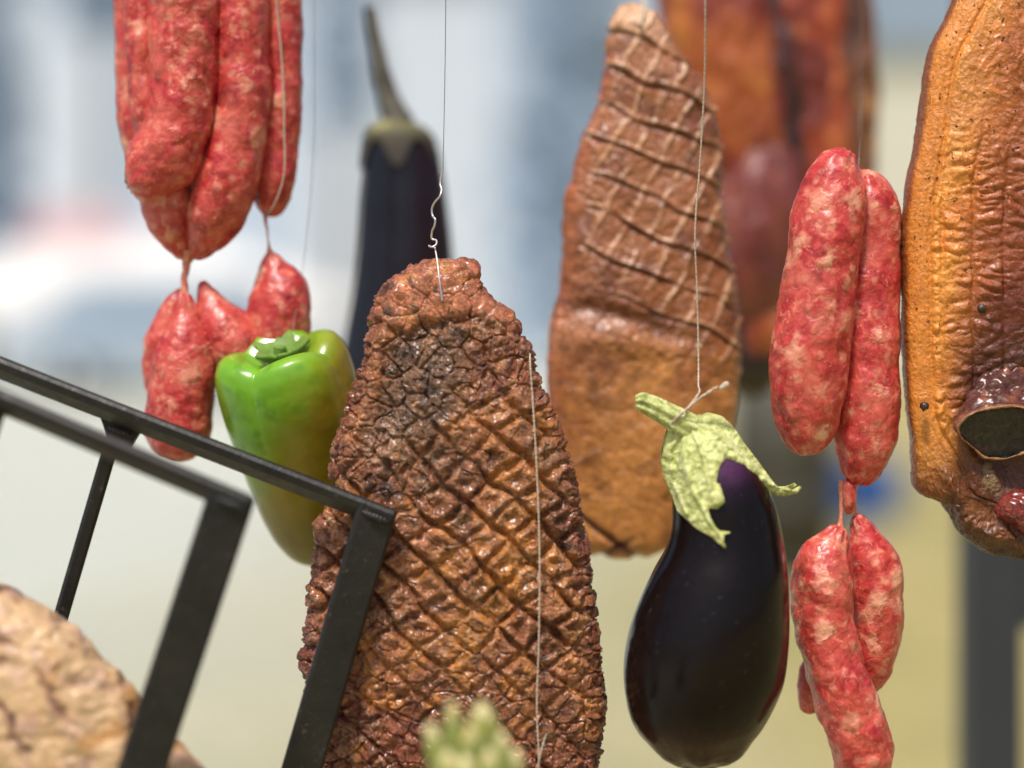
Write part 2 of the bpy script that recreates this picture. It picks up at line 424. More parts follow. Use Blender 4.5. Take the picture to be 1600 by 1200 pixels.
# ------------------------------------------------------------------ the setting
def build_setting():
    m = M("dry_field_grass")
    n1 = m.noise(0.35, 4); n2 = m.noise(6, 6, 0.65); n3 = m.noise(60, 4)
    a = m.ramp(n1.outputs[0], [(0.35, tuple(lin((186, 170, 120)))), (0.5, tuple(lin((168, 158, 106)))), (0.66, tuple(lin((150, 144, 94))))])
    b = m.ramp(n2.outputs[0], [(0.3, g3(0.7)), (0.7, g3(1.1))])
    c = m.mix(1.0, a, b, 'MULTIPLY')
    # the worn pale ground towards the parked vehicles on the left
    sep = m.n.new("ShaderNodeSeparateXYZ"); m.link(m.co.outputs["Object"], sep.inputs[0])
    xy = m.math('ADD', m.math('MULTIPLY', sep.outputs[0], -0.9), m.math('MULTIPLY', sep.outputs[1], 0.16))
    wob = m.math('ADD', xy, m.math('MULTIPLY', m.noise(0.25, 3).outputs[0], 2.5))
    dirt = m.ramp(m.math('MULTIPLY', wob, 0.2), [(0.25, g3(0)), (1.0, g3(1))])
    c2 = m.ramp(n2.outputs[0], [(0.3, tuple(lin((180, 184, 174)))), (0.7, tuple(lin((200, 202, 190))))])
    c = m.mix(dirt, c, c2)
    mat = m.set(color=c, rough=0.95, spec=0.1, normal=m.bump(n3.outputs[0], 0.02))
    n = 60; xs = np.linspace(-1, 1, n); xs = np.sign(xs) * np.abs(xs) ** 2 * 600
    X, Y = np.meshgrid(xs, xs, indexing='ij'); P = np.stack([X.ravel(), Y.ravel() + 10, np.zeros(n * n)], 1)
    P[:, 2] = 0.03 * noise(P, 3) * (np.hypot(P[:, 0], P[:, 1]) < 60)
    o = mesh_obj("ground", P, grid_faces(n, n, False)[:, ::-1], mat, origin=(0, 0, 0), kind='structure')
    o.data.polygons.foreach_set("use_smooth", np.ones(len(o.data.polygons), dtype=bool))

    # long metal-clad warehouse at the end of the field
    D = 46.0; s = K * D
    blue = plain("pale_blue_cladding", tuple(lin((184, 197, 212))), 0.7, 0, 0.05, 3)
    whitem = plain("white_door_paint", tuple(lin((204, 212, 220))), 0.7, 0, 0.03, 2)
    cream = plain("cream_wall", tuple(lin((206, 204, 188))), 0.7, 0, 0.05, 2)
    roofm = plain("grey_sheet_roof", tuple(lin((150, 158, 168))), 0.5, 0, 0.08, 2)
    h = 11.0
    X = lambda px: (px - 800) * s
    wh = thing("warehouse", "long pale metal-clad warehouse with tall white doors at the far end of the field", "building", (X(600), D, 0))
    x0, x1 = X(-400), X(1340)
    openings = [(20, 175), (465, 782)]
    walls = [((x0, D, 0), (X(openings[0][0]), D + .3, h))]
    walls += [((X(openings[0][1]), D, 0), (X(openings[1][0]), D + .3, h)), ((X(openings[1][1]), D, 0), (x1, D + .3, h))]
    walls += [((X(a), D, h - .8), (X(b), D + .3, h)) for a, b in openings]
    boxes("wall", walls, blue, wh)
    boxes("side_wall", [((x1 - .3, D + .302, 0), (x1, D + 25, h))], blue, wh)
    for a, b in openings:
        # ribs of the sliding doors
        lst = []; n = 12 if b - a > 200 else 7
        for k in range(n):
            u0 = X(a) + (X(b) - X(a)) * k / n; u1 = X(a) + (X(b) - X(a)) * (k + 1) / n
            lst.append(((u0 + .01, D + .1 - (k % 2) * .03, 0.05), (u1 - .01, D + .2, h - .81)))
        for k, q in enumerate(lst): boxes("panel", [q], whitem, wh)
    V = [(x0 - .4, D - .5, h + .01), (x1 + .4, D - .5, h + .01), (x1 + .4, D + 12, h + 3), (x0 - .4, D + 12, h + 3), (x1 + .4, D + 25, h + .01), (x0 - .4, D + 25, h + .01),
         (x0 - .4, D - .5, h + .2), (x1 + .4, D - .5, h + .2), (x1 + .4, D + 12, h + 3.2), (x0 - .4, D + 12, h + 3.2), (x1 + .4, D + 25, h + .2), (x0 - .4, D + 25, h + .2)]
    F = [(0, 3, 2, 1), (3, 5, 4, 2), (6, 7, 8, 9), (9, 8, 10, 11), (0, 1, 7, 6), (1, 2, 8, 7), (2, 4, 10, 8), (4, 5, 11, 10), (5, 3, 9, 11), (3, 0, 6, 9)]
    mesh_obj("roof", V, F, roofm, wh, smooth=False)
    # cream shed on the right
    D2 = 42.0; s2 = K * D2; X2 = lambda px: (px - 800) * s2
    sh = thing("shed", "cream-walled shed with a grey roof right of the long pale warehouse", "building", (X2(1700), D2, 0))
    gw = plain("window_glass", (0.27, 0.35, 0.43), 0.4, 0, 0.1)
    boxes("wall", [((X2(1345), D2, 0), (X2(2100), D2 + 8, 7.6))], cream, sh)
    boxes("roof", [((X2(1340), D2 - .3, 7.605), (X2(2110), D2 + 8.3, 10.5))], plain("blue_grey_sheet", tuple(lin((138, 156, 176))), .7, 0, .05, 3), sh)
    for k in range(3):
        wx = X2(1560 + 160 * k)
        f = boxes("window", [((wx, D2 - .03, 2.6), (wx + 1.5, D2 - .002, 4.0))], whitem, sh)
        boxes("pane", [((wx + .1, D2 - .05, 2.7), (wx + .7, D2 - .031, 3.9)), ((wx + .8, D2 - .05, 2.7), (wx + 1.4, D2 - .031, 3.9))], gw, f)
    # white marquee on the left
    D3 = 33.0; s3 = K * D3; X3 = lambda px: (px - 800) * s3; Z3 = lambda py: CAM_Z + (HOR - py) * s3
    tent_w = plain("white_canvas", tuple(lin((212, 210, 206))), 0.9, 0, 0.02, 2); tent_r = plain("pink_canvas", tuple(lin((218, 176, 180))), 0.8, 0, 0.03, 2)
    tn = thing("marquee", "white market tent with a pink front panel standing before the warehouse", "tent", (X3(200), D3, 0))
    xa, xb = X3(-160), X3(560); za, zb = Z3(475), Z3(372)
    xm = (xa + xb) / 2
    V = [(xa, D3 - 2, za), (xb, D3 - 2, za), (xb, D3 + 2, za), (xa, D3 + 2, za), (xm - 1.5, D3, zb), (xm + 1.5, D3, zb),
         (xa, D3 - 2, za - .05), (xb, D3 - 2, za - .05), (xb, D3 + 2, za - .05), (xa, D3 + 2, za - .05)]
    mesh_obj("canopy", V, [(0, 1, 5, 4), (1, 2, 5), (2, 3, 4, 5), (3, 0, 4), (0, 6, 7, 1), (1, 7, 8, 2), (2, 8, 9, 3), (3, 9, 6, 0), (6, 9, 8, 7)], tent_w, tn, smooth=False)
    n = 9
    for k in range(n):
        u0 = xa + (xb - xa) * k / n; u1 = xa + (xb - xa) * (k + 1) / n
        boxes("valance", [((u0 + .02, D3 - 2.03, za - .35), (u1 - .02, D3 - 2.005, za - .02))], tent_w, tn)
    boxes("front_panel", [((X3(95), D3 - 2.2, Z3(395)), (X3(235), D3 - 2.1, Z3(340)))], tent_r, tn)
    for px_ in (-155, 200, 555):
        for yy in (-1.95, 1.9):
            boxes("leg", [((X3(px_) - .04, D3 + yy, 0), (X3(px_) + .04, D3 + yy + .08, za - .06))], plain("tent_pole", g3(.5), .4, .6) if px_ == -155 and yy < 0 else bpy.data.materials["tent_pole"], tn)
    # blue-grey van in front of the tent
    D4 = 29.0; s4 = K * D4; X4 = lambda px: (px - 800) * s4; Z4 = lambda py: CAM_Z + (HOR - py) * s4
    vb = plain("blue_grey_car_paint", tuple(lin((152, 168, 184))), 0.5, 0.0, 0.03, 2)
    tyre = plain("tyre_rubber", g3(.03), .8); rimm = plain("wheel_rim", g3(.5), .3, .8)
    van = thing("van", "blue-grey parked van beside the white market tent", "van", (X4(200), D4, 0))
    xa, xb = X4(30), X4(400)
    prof = [(xa, .45), (xa, 1.0), (xa + .25, 1.25), (xa + .9, 1.95), (xa + 1.1, 2.0), (xb - .1, 2.02), (xb, 1.9), (xb, .45)]
    V = [(x, D4, z) for x, z in prof] + [(x, D4 + 1.8, z) for x, z in prof]; n = len(prof)
    F = [tuple(range(n)), tuple(range(2 * n - 1, n - 1, -1))] + [(i, i + n, (i + 1) % n + n, (i + 1) % n) for i in range(n)]
    b = mesh_obj("body", V, F, vb, van, smooth=False); mm = b.modifiers.new("bevel", 'BEVEL'); mm.width = .06; mm.segments = 3
    boxes("window", [((xa + 1.1, D4 - .012, 1.25), (xa + 2.0, D4 - .002, 1.8))], gw, van)
    boxes("window", [((xa + 2.1, D4 - .012, 1.25), (xb - .5, D4 - .002, 1.8))], gw, van)
    for wx in (xa + .8, xb - .8):
        for yy in (-.02, 1.6):
            P, C = tube([(0, 0, -10, 32), (0, 0, 10, 32)], 6, 28, round_ends=False)
            a = np.linspace(0, 2 * np.pi, 28, endpoint=False)
            R = [(.33, 0), (.34, .02), (.34, .18), (.33, .2)]
            V = [(wx + r * math.cos(t), D4 + yy + q, .34 + r * math.sin(t)) for r, q in R for t in a]
            F = [tuple(r) for r in grid_faces(4, 28, True)] + [tuple(range(28)), tuple(range(111, 83, -1))]
            wl = mesh_obj("wheel", V, F, tyre, van)
            V = [(wx + .2 * math.cos(t), D4 + yy + q, .34 + .2 * math.sin(t)) for q in (-.02, .22) for t in a]
            mesh_obj("rim", V, [tuple(r) for r in grid_faces(2, 28, True)] + [tuple(range(28)), tuple(range(55, 27, -1))], rimm, wl)
    # drum smoker and blue cool box, on the grass
    D5 = 9.6; s5 = K * D5; X5 = lambda px: (px - 800) * s5
    dm = plain("sooty_steel", (0.055, 0.05, 0.035), 0.6, 0.3, 0.4, 6)
    lr = plain("ash_grey_steel", (0.13, 0.125, 0.11), 0.6, 0.2, 0.3, 6)
    dr = thing("drum_smoker", "sooty dark barrel smoker on short legs standing on the grass behind the sausages", "smoker", (X5(1215), D5, 0))
    cx = X5(1222); a = np.linspace(0, 2 * np.pi, 40, endpoint=False)
    R = [(.0, .16), (.31, .16), (.32, .17), (.32, .42), (.332, .43), (.332, .45), (.32, .46), (.32, .74), (.332, .75), (.332, .77), (.32, .78), (.32, 1.02), (.31, 1.04)]
    V = [(cx + r * math.cos(t), D5 + r * math.sin(t), z) for r, z in R for t in a]
    mesh_obj("barrel", V, [tuple(r) for r in grid_faces(len(R), 40, True)], dm, dr)
    R = [(.31, 1.03), (.31, 1.08), (.27, 1.2), (.16, 1.28), (.0, 1.3)]
    V = [(cx + r * math.cos(t), D5 + r * math.sin(t), z) for r, z in R for t in a]
    mesh_obj("lid", V, [tuple(r) for r in grid_faces(len(R), 40, True)], lr, dr)
    for t in (0.5, 2.6, 4.7):
        boxes("leg", [((cx + .25 * math.cos(t) - .02, D5 + .25 * math.sin(t) - .02, 0), (cx + .25 * math.cos(t) + .02, D5 + .25 * math.sin(t) + .02, .158))], dm, dr)
    D6 = 12.5; s6 = K * D6; X6 = lambda px: (px - 800) * s6
    bl = plain("blue_plastic", tuple(lin((40, 84, 150))), 0.4, 0, 0.05); wp = plain("white_plastic", g3(.7), .4)
    cb = thing("cool_box", "blue cool box on the grass right of the barrel smoker", "cool box", (X6(1350), D6, 0))
    boxes("box", [((X6(1300), D6 - .2, 0.02), (X6(1400), D6 + .2, .36))], bl, cb, bevel=.02)
    boxes("lid", [((X6(1297), D6 - .21, .362), (X6(1403), D6 + .21, .44))], bl, cb, bevel=.015)

    # the hanging frame: post with a brace, crossbeam above the picture
    pm = plain("dark_painted_post", tuple(lin((52, 56, 62))), 0.55, 0.1, 0.15, 10)
    D7 = 1.62; s7 = K * D7; fr = thing("gallows", "dark steel post with a side arm holding up the meat rail", "frame", ((1547 - 800) * s7, D7, 0))
    xc = (1558 - 800) * s7
    boxes("post", [((xc - .0255, D7, 0), (xc + .0255, D7 + .05, 2.22))], pm, fr, bevel=.003)
    z = CAM_Z + (HOR - 925) * s7
    boxes("arm", [((xc + .0262, D7 + .005, z - .035), (xc + .6, D7 + .045, z + .04))], pm, fr, bevel=.003)
    boxes("crossbeam", [((-.9, D7 - .001, 2.222), (xc + .5, D7 + .05, 2.262))], pm, fr, bevel=.003)
    boxes("post", [((-.9, D7, 0), (-.85, D7 + .05, 2.22))], pm, fr, bevel=.003)
    for yy in (0.93, 1.0, 1.09, 1.2, 1.28, 1.45):
        boxes("rail", [((-.88, yy - .005, 2.205), (xc + .45, yy + .005, 2.2185))], MAT_iron, fr)
    for xx in (-.6, 0.1, xc + .2):
        boxes("cross_bar", [((xx - .005, .9, 2.2195), (xx + .005, 1.7, 2.2205 + .001))], MAT_iron, fr)

def build_trees():
    leaf = plain("blue_green_needles", tuple(lin((178, 196, 214))), 0.7, 0, .15, 1.5); bark = plain("bark", (.12, .09, .07), .9, 0, .3, 8)
    rs = np.random.RandomState(3)
    for (px, D, w_, y0_, y1_, lab) in ((-30, 37, 150, -160, 400, "blue-green conifer before the warehouse at the left edge"), (535, 39, 95, -200, 190, "small blue-green conifer crown showing left of the tall aubergine stalk"),
                                  (900, 38, 250, -200, 520, "broad blue-green conifer between the scored slabs"), (160, 41, 110, -220, 40, "far blue-green treetop behind the upper left sausages")):
        s_ = K * D; n = 5200 if w_ > 120 else 2600
        root = thing("conifer", lab, "tree", ((px - 800) * s_, D, 0))
        z0 = CAM_Z + (HOR - y1_) * s_; z1 = CAM_Z + (HOR - y0_) * s_; cx = (px - 800) * s_; R = w_ / 2 * s_ * 1.1
        t = rs.rand(n) ** .8; an = rs.rand(n) * 2 * np.pi; rr = np.sqrt(rs.rand(n)) * R * (1 - t * .55) * (1 + .25 * np.sin(an * 3 + t * 14) + .15 * np.sin(t * 40))
        c = np.stack([cx + rr * np.cos(an), D + rr * np.sin(an), z0 + (z1 - z0) * t - rr * .2], 1)
        a = rs.normal(size=(n, 3)); a /= np.linalg.norm(a, axis=1)[:, None]; b = np.cross(a, rs.normal(size=(n, 3))); b /= np.linalg.norm(b, axis=1)[:, None]
        L = .16 + .2 * rs.rand(n)[:, None]
        V = np.concatenate([c - a * L, c + b * L * .35, c + a * L, c - b * L * .35]); i = np.arange(n)
        mesh_obj("crown", V, np.stack([i, i + n, i + 2 * n, i + 3 * n], 1), leaf, root, smooth=False)
        rad = [(.22, 0), (.17, z0 * .5), (.13, z0 + .5), (.03, z1)]; q = np.linspace(0, 2 * np.pi, 12, endpoint=False)
        V = [(cx + r * math.cos(u), D + r * math.sin(u), z) for r, z in rad for u in q]
        mesh_obj("trunk", np.array(V), grid_faces(4, 12, True), bark, root)
build_setting(); build_trees()

# ------------------------------------------------------------------ hanging food
def rot2(P, deg, S1):
    """coordinate across a family of parallel cuts running deg below the horizontal (photo frame)"""
    a = math.radians(deg); return (-math.sin(a) * P[:, 0] + math.cos(a) * P[:, 1]) / S1
def dline(c, S1):
    f = c - np.floor(c); return np.minimum(f, 1 - f) * S1

def warped(P, amt, sc, seed):
    Q = P.copy(); Q[:, 0] += amt * fbm(P, sc, 3, seed); Q[:, 1] += amt * fbm(P, sc, 3, seed + 9); return Q

def build_front_meat():
    d = 0.985
    Lp = [(676, 411), (650, 421), (632, 433), (612, 448), (600, 475), (583, 498), (579, 520), (581, 540), (572, 565), (562, 590), (555, 620), (547, 655), (531, 695),
          (526, 725), (528, 760), (520, 800), (505, 830), (500, 870), (495, 920), (492, 970), (482, 1010), (475, 1035), (484, 1055), (489, 1090), (498, 1150), (504, 1200), (520, 1290), (560, 1360), (640, 1400)]
    Rp = [(700, 411), (722, 414), (736, 438), (762, 470), (790, 490), (801, 505), (815, 535), (829, 575), (846, 610), (866, 665), (886, 730), (904, 800), (911, 860), (915, 920),
          (924, 980), (931, 1050), (934, 1090), (932, 1150), (926, 1200), (905, 1290), (850, 1360), (780, 1400)]
    th = lambda t: 34 + 26 * np.sin(np.pi * np.clip(t * 1.1, 0, 1)) ** 0.7
    P, C, s, nv, nu = slab(Lp, Rp, th, 560, 820, front=0.8, expo=2.9, jag=5.0, seed=3, end_round=40, y0=411, y1=1400)
    x, y = P[:, 0], P[:, 1]
    Wp = warped(warped(P, 22, 150, 2), 7, 36, 82)
    a = rot2(Wp, 44, 52); b = rot2(Wp, -37, 46)
    da, db = dline(a, 52), dline(b, 46)
    sa = 0.8 + 0.7 * fbm(P, 90, 2, 21); sb = 0.5 + 1.1 * fbm(P, 70, 2, 31)
    # the scoring fades into folds in the upper, charred third and near the rims
    scored = sstep(600, 720, y + 0.35 * (x - 650) + 50 * fbm(P, 90, 3, 5)) * (1 - .7 * np.exp(-(np.hypot((x - 640) / 60, (y - 760) / 50)) ** 2)) * (1 - .8 * np.exp(-(np.hypot((x - 730) / 26, (y - 985) / 48)) ** 2))
    low = (1 - 0.6 * sstep(930, 1080, y + 60 * fbm(P, 70, 3, 8) - 0.15 * (x - 700))) * (0.35 + 0.65 * sstep(-0.35, 0.15, fbm(P, 85, 3, 81) + 0.12))
    rim = sstep(1.0, 0.86, np.abs(s) + 0.06 * fbm(P, 50, 2, 12))
    amt = scored * low * (0.3 + 0.7 * rim)
    ga = np.exp(-(da / 3.8) ** 2) * np.clip(sa + .25, 0.5, 1.4); gb = np.exp(-(db / 3.2) ** 2) * np.clip(sb, 0.1, 1.1)
    groove = np.maximum(ga, gb) * amt
    pillow = (sstep(0, 11, da) * sstep(0, 10, db) - 0.45 * sstep(8, 24, da) * sstep(8, 22, db)) * amt
    F1, F2, cid = cells(warped(P, 12, 40, 14), 34, 2)
    crack = np.exp(-((F2 - F1) / 0.08) ** 2) * (1 - amt * 0.8)
    r1 = ridged(warped(P, 7, 20, 41), 26, 3, 11); r2 = ridged(P, 9, 3, 13, 0.6); n3 = fbm(P, 14, 4, 17, 0.6)
    big = fbm(P, 110, 3, 19)
    crust = sstep(0.05, 0.6, 0.5 + fbm(P, 60, 3, 23) + 0.3 * (1 - amt))
    crater = np.exp(-(np.hypot(da - 26, db - 23) / 11) ** 2) * amt
    disp = (9 * pillow - 8 * groove - 6 * crack + 9 * big + (1.6 + 1.6 * crust) * r1 + (0.7 + 1.0 * crust) * r2 + 1.6 * n3 - 3.5 * crater * (0.6 + r1))
    ia, ib = np.floor(a), np.floor(b); hsh = lambda k: np.sin(ia * 127.1 + ib * 311.7 + k * 74.7) * 43758.5453 % 1.0
    fa_, fb_ = a - ia - .5, b - ib - .5
    disp += amt * sstep(0, 8, da) * sstep(0, 8, db) * (6 * (hsh(1) - .5) + 12 * (hsh(2) - .5) * fa_ + 12 * (hsh(3) - .5) * fb_)
    bill = np.abs(fbm(warped(P, 14, 30, 43), 24, 2, 45)); rough_z = 1 - 0.5 * amt; disp += (4 + 7 * crust * rough_z) * np.minimum(bill, 0.5) + 2.6 * rough_z * np.minimum(np.abs(noise(P, 9, 46)), .5)
    # a raised fatty rim down the upper left, a hollow beside it
    rimx = np.interp(y, [411, 470, 540, 600, 660, 720], [640, 622, 600, 590, 572, 545])
    u = x - rimx - 8 * fbm(P, 40, 2, 77)
    upper = sstep(740, 660, y) * sstep(425, 470, y) * (P[:, 2] > 0)
    disp += upper * (8 * np.exp(-((u) / 10) ** 2) - 9 * np.exp(-((u - 38) / 22) ** 2))
    # folded flap over the top
    fold = np.interp(x, [600, 640, 690, 740, 800], [500, 520, 505, 490, 520]) + 12 * fbm(P, 40, 2, 51)
    topm = sstep(fold + 6, fold - 14, y)
    disp = disp * (1 - .6 * topm) + 12 * topm * np.minimum(np.abs(fbm(warped(P, 16, 50, 141), 52, 2, 142)), .5) + 3 * topm - 7 * np.exp(-((y - fold - 6) / 9) ** 2)
    # torn, knobbly edges
    edge = sstep(0.9, 1.0, np.abs(s))
    disp += edge * 5 * ridged(P, 16, 2, 61)
    # stringy tears
    # colours
    brown = lin((150, 92, 58)); pink = lin((186, 130, 102)); dark = lin((88, 52, 34)); grey = lin((120, 98, 80)); fat = lin((206, 142, 78)); gold = lin((176, 110, 56)); red = lin((124, 56, 38)); char = lin((52, 38, 30))
    n = len(P)
    c = np.tile(brown, (n, 1))
    c = cmix(c, pink, sstep(0.0, 0.5, fbm(P, 34, 4, 101)) * 0.8)
    c = cmix(c, dark, sstep(0.1, 0.5, fbm(P, 30, 4, 103)) * 0.9)
    c = cmix(c, red, sstep(0.0, 0.45, fbm(P, 70, 3, 105)) * 0.75)
    c = cmix(c, lin((116, 40, 26)), sstep(1020, 1180, y + 0.35 * (700 - x)) * 0.75)
    fatm = sstep(-0.1, 0.2, fbm(P, 120, 3, 107) + 0.25 - 0.0012 * np.abs(x - 730) - 0.0005 * np.abs(y - 840))
    c = cmix(c, gold, fatm * 0.65 * amt)
    rimc = np.maximum(sstep(2, 7, da) * sstep(17, 9, da), sstep(2, 6, db) * sstep(15, 8, db)) * sstep(1.5, 6, da) * sstep(1.5, 5, db) * amt
    c = cmix(c, lin((208, 156, 122)), rimc * sstep(-.3, .3, fbm(P, 20, 3, 125)) * .75)
    c = cmix(c, c * 0.62, amt * (hsh(4) > .6) * .8); c = cmix(c, lin((190, 132, 92)), amt * (hsh(5) > .62) * .6)
    c = cmix(c, fat, np.clip(np.maximum(np.exp(-(da / 6) ** 2), np.exp(-(db / 5) ** 2)) * amt, 0, 1) * fatm * 0.8)
    c = cmix(c, lin((96, 50, 30)), groove * (1 - fatm) * 0.6)
    c = cmix(c, fat, sstep(0.0, 0.3, fbm(P, 40, 3, 109)) * fatm * 0.9)
    for gx_, gy_, rx_, ry_ in ((732, 985, 34, 52), (805, 870, 26, 60), (790, 740, 24, 30), (770, 930, 22, 44), (700, 870, 26, 22)):
        c = cmix(c, lin((214, 148, 70)), np.exp(-np.hypot((x - gx_) / rx_, (y - gy_) / ry_) ** 2 + .5 * fbm(P, 24, 3, 131)) * .8)
    rim_fat = upper * np.exp(-((u) / 14) ** 2)
    c = cmix(c, lin((190, 128, 84)), rim_fat * 1.0)
    hollow = upper * sstep(0, 30, u) * sstep(170, 90, u) * sstep(470, 540, y)
    c = cmix(c, grey, hollow * 0.75)
    c = cmix(c, char, hollow * sstep(0.05, 0.4, fbm(P, 30, 4, 111)) * 0.7)
    band = np.exp(-((y - (745 - 0.25 * (x - 600)) - 25 * fbm(P, 50, 2, 113)) / 34) ** 2) * sstep(560, 600, x) * sstep(760, 690, x)
    c = cmix(c, char, band * sstep(-0.25, 0.25, fbm(P, 22, 4, 115)) * 0.85)
    c = cmix(c, lin((206, 132, 98)), topm * 0.85); c = cmix(c, lin((216, 148, 80)), topm * sstep(0.1, 0.4, fbm(P, 34, 3, 117)) * 0.9)
    c = cmix(c, char, topm * sstep(650, 610, x) * sstep(0.0, 0.3, fbm(P, 20, 3, 118)) * 0.8)
    c = cmix(c, lin((122, 58, 44)), edge * 0.5)
    c = cmix(c, lin((200, 170, 146)), sstep(0.45, 0.75, r1 * 0.5 + 0.5 * r2) * sstep(0.05, 0.4, fbm(P, 50, 2, 119)) * 0.6)
    c *= (1.0 * (1 + 0.6 * fbm(P, 9, 3, 121) + 0.5 * fbm(P, 34, 3, 122)))[:, None]; c = cmix(c, lin((240, 190, 140)), sstep(.28, .5, fbm(P, 15, 4, 123)) * .6); c = cmix(c, lin((50, 28, 18)), sstep(.25, .5, fbm(P, 22, 4, 124)) * .7)
    P = finish(P, C, nv, nu, disp)
    root = thing("roast_meat", "big roasted slab with diamond scoring, hung on a curled wire before the long aubergine", "meat", W(710, 1400, d))
    closed_obj("slab", P, nv, nu, MAT_crust, d, root, c)
    # thread tied round it, with its knot
    q = lambda x, y, z: W(x, y, d - z * K * d)
    string_obj("thread", [q(828, 553, 30), q(828, 562, 52), q(832, 620, 62), (q(838, 720, 72)), q(843, 860, 78), q(842, 1000, 80), q(839, 1120, 78), q(842, 1180, 76), q(840, 1260, 74), q(842, 1330, 60)], 0.00055, MAT_string, root)
    string_obj("thread_end", [q(841, 1196, 80), q(846, 1172, 84), q(853, 1148, 86)], 0.0007, MAT_string, root)
    # hanging wire with the curls of its twisted end
    top = Vector((W(690, 250, d).x, 1.0, 2.21))
    wr = thing("hanging_wire", "thin curled wire holding up the diamond-scored slab by its top", "wire", W(690, 470, d))
    pts = [q(691, 470, 58), q(687, 440, 50), q(682, 400, 30), q(679, 384, 22)]
    string_obj("straight_end", pts, 0.0005, MAT_wire, wr, ply=False)
    cur = [q(670, 384, 26), q(676, 386, 30), q(682, 381, 26), q(681, 375, 20), q(676, 374, 18), q(675, 362, 20), q(679, 352, 26), q(680, 343, 26), q(676, 337, 20), q(675, 326, 18), q(680, 315, 24), q(687, 307, 28), q(690, 297, 24), q(688, 288, 18), q(690, 272, 16), q(692, 262, 16)]
    upw = [q(692, 266, 16), W(694, 180, d), W(696, 60, d), W(697, -60, d), Vector((W(697, 0, d).x, 0.998, 2.203))]
    string_obj("curled_end", cur, 0.0006, MAT_wire, wr, ply=False, n=220); string_obj("straight_end", upw, 0.00022, MAT_nylon, wr, ply=False)

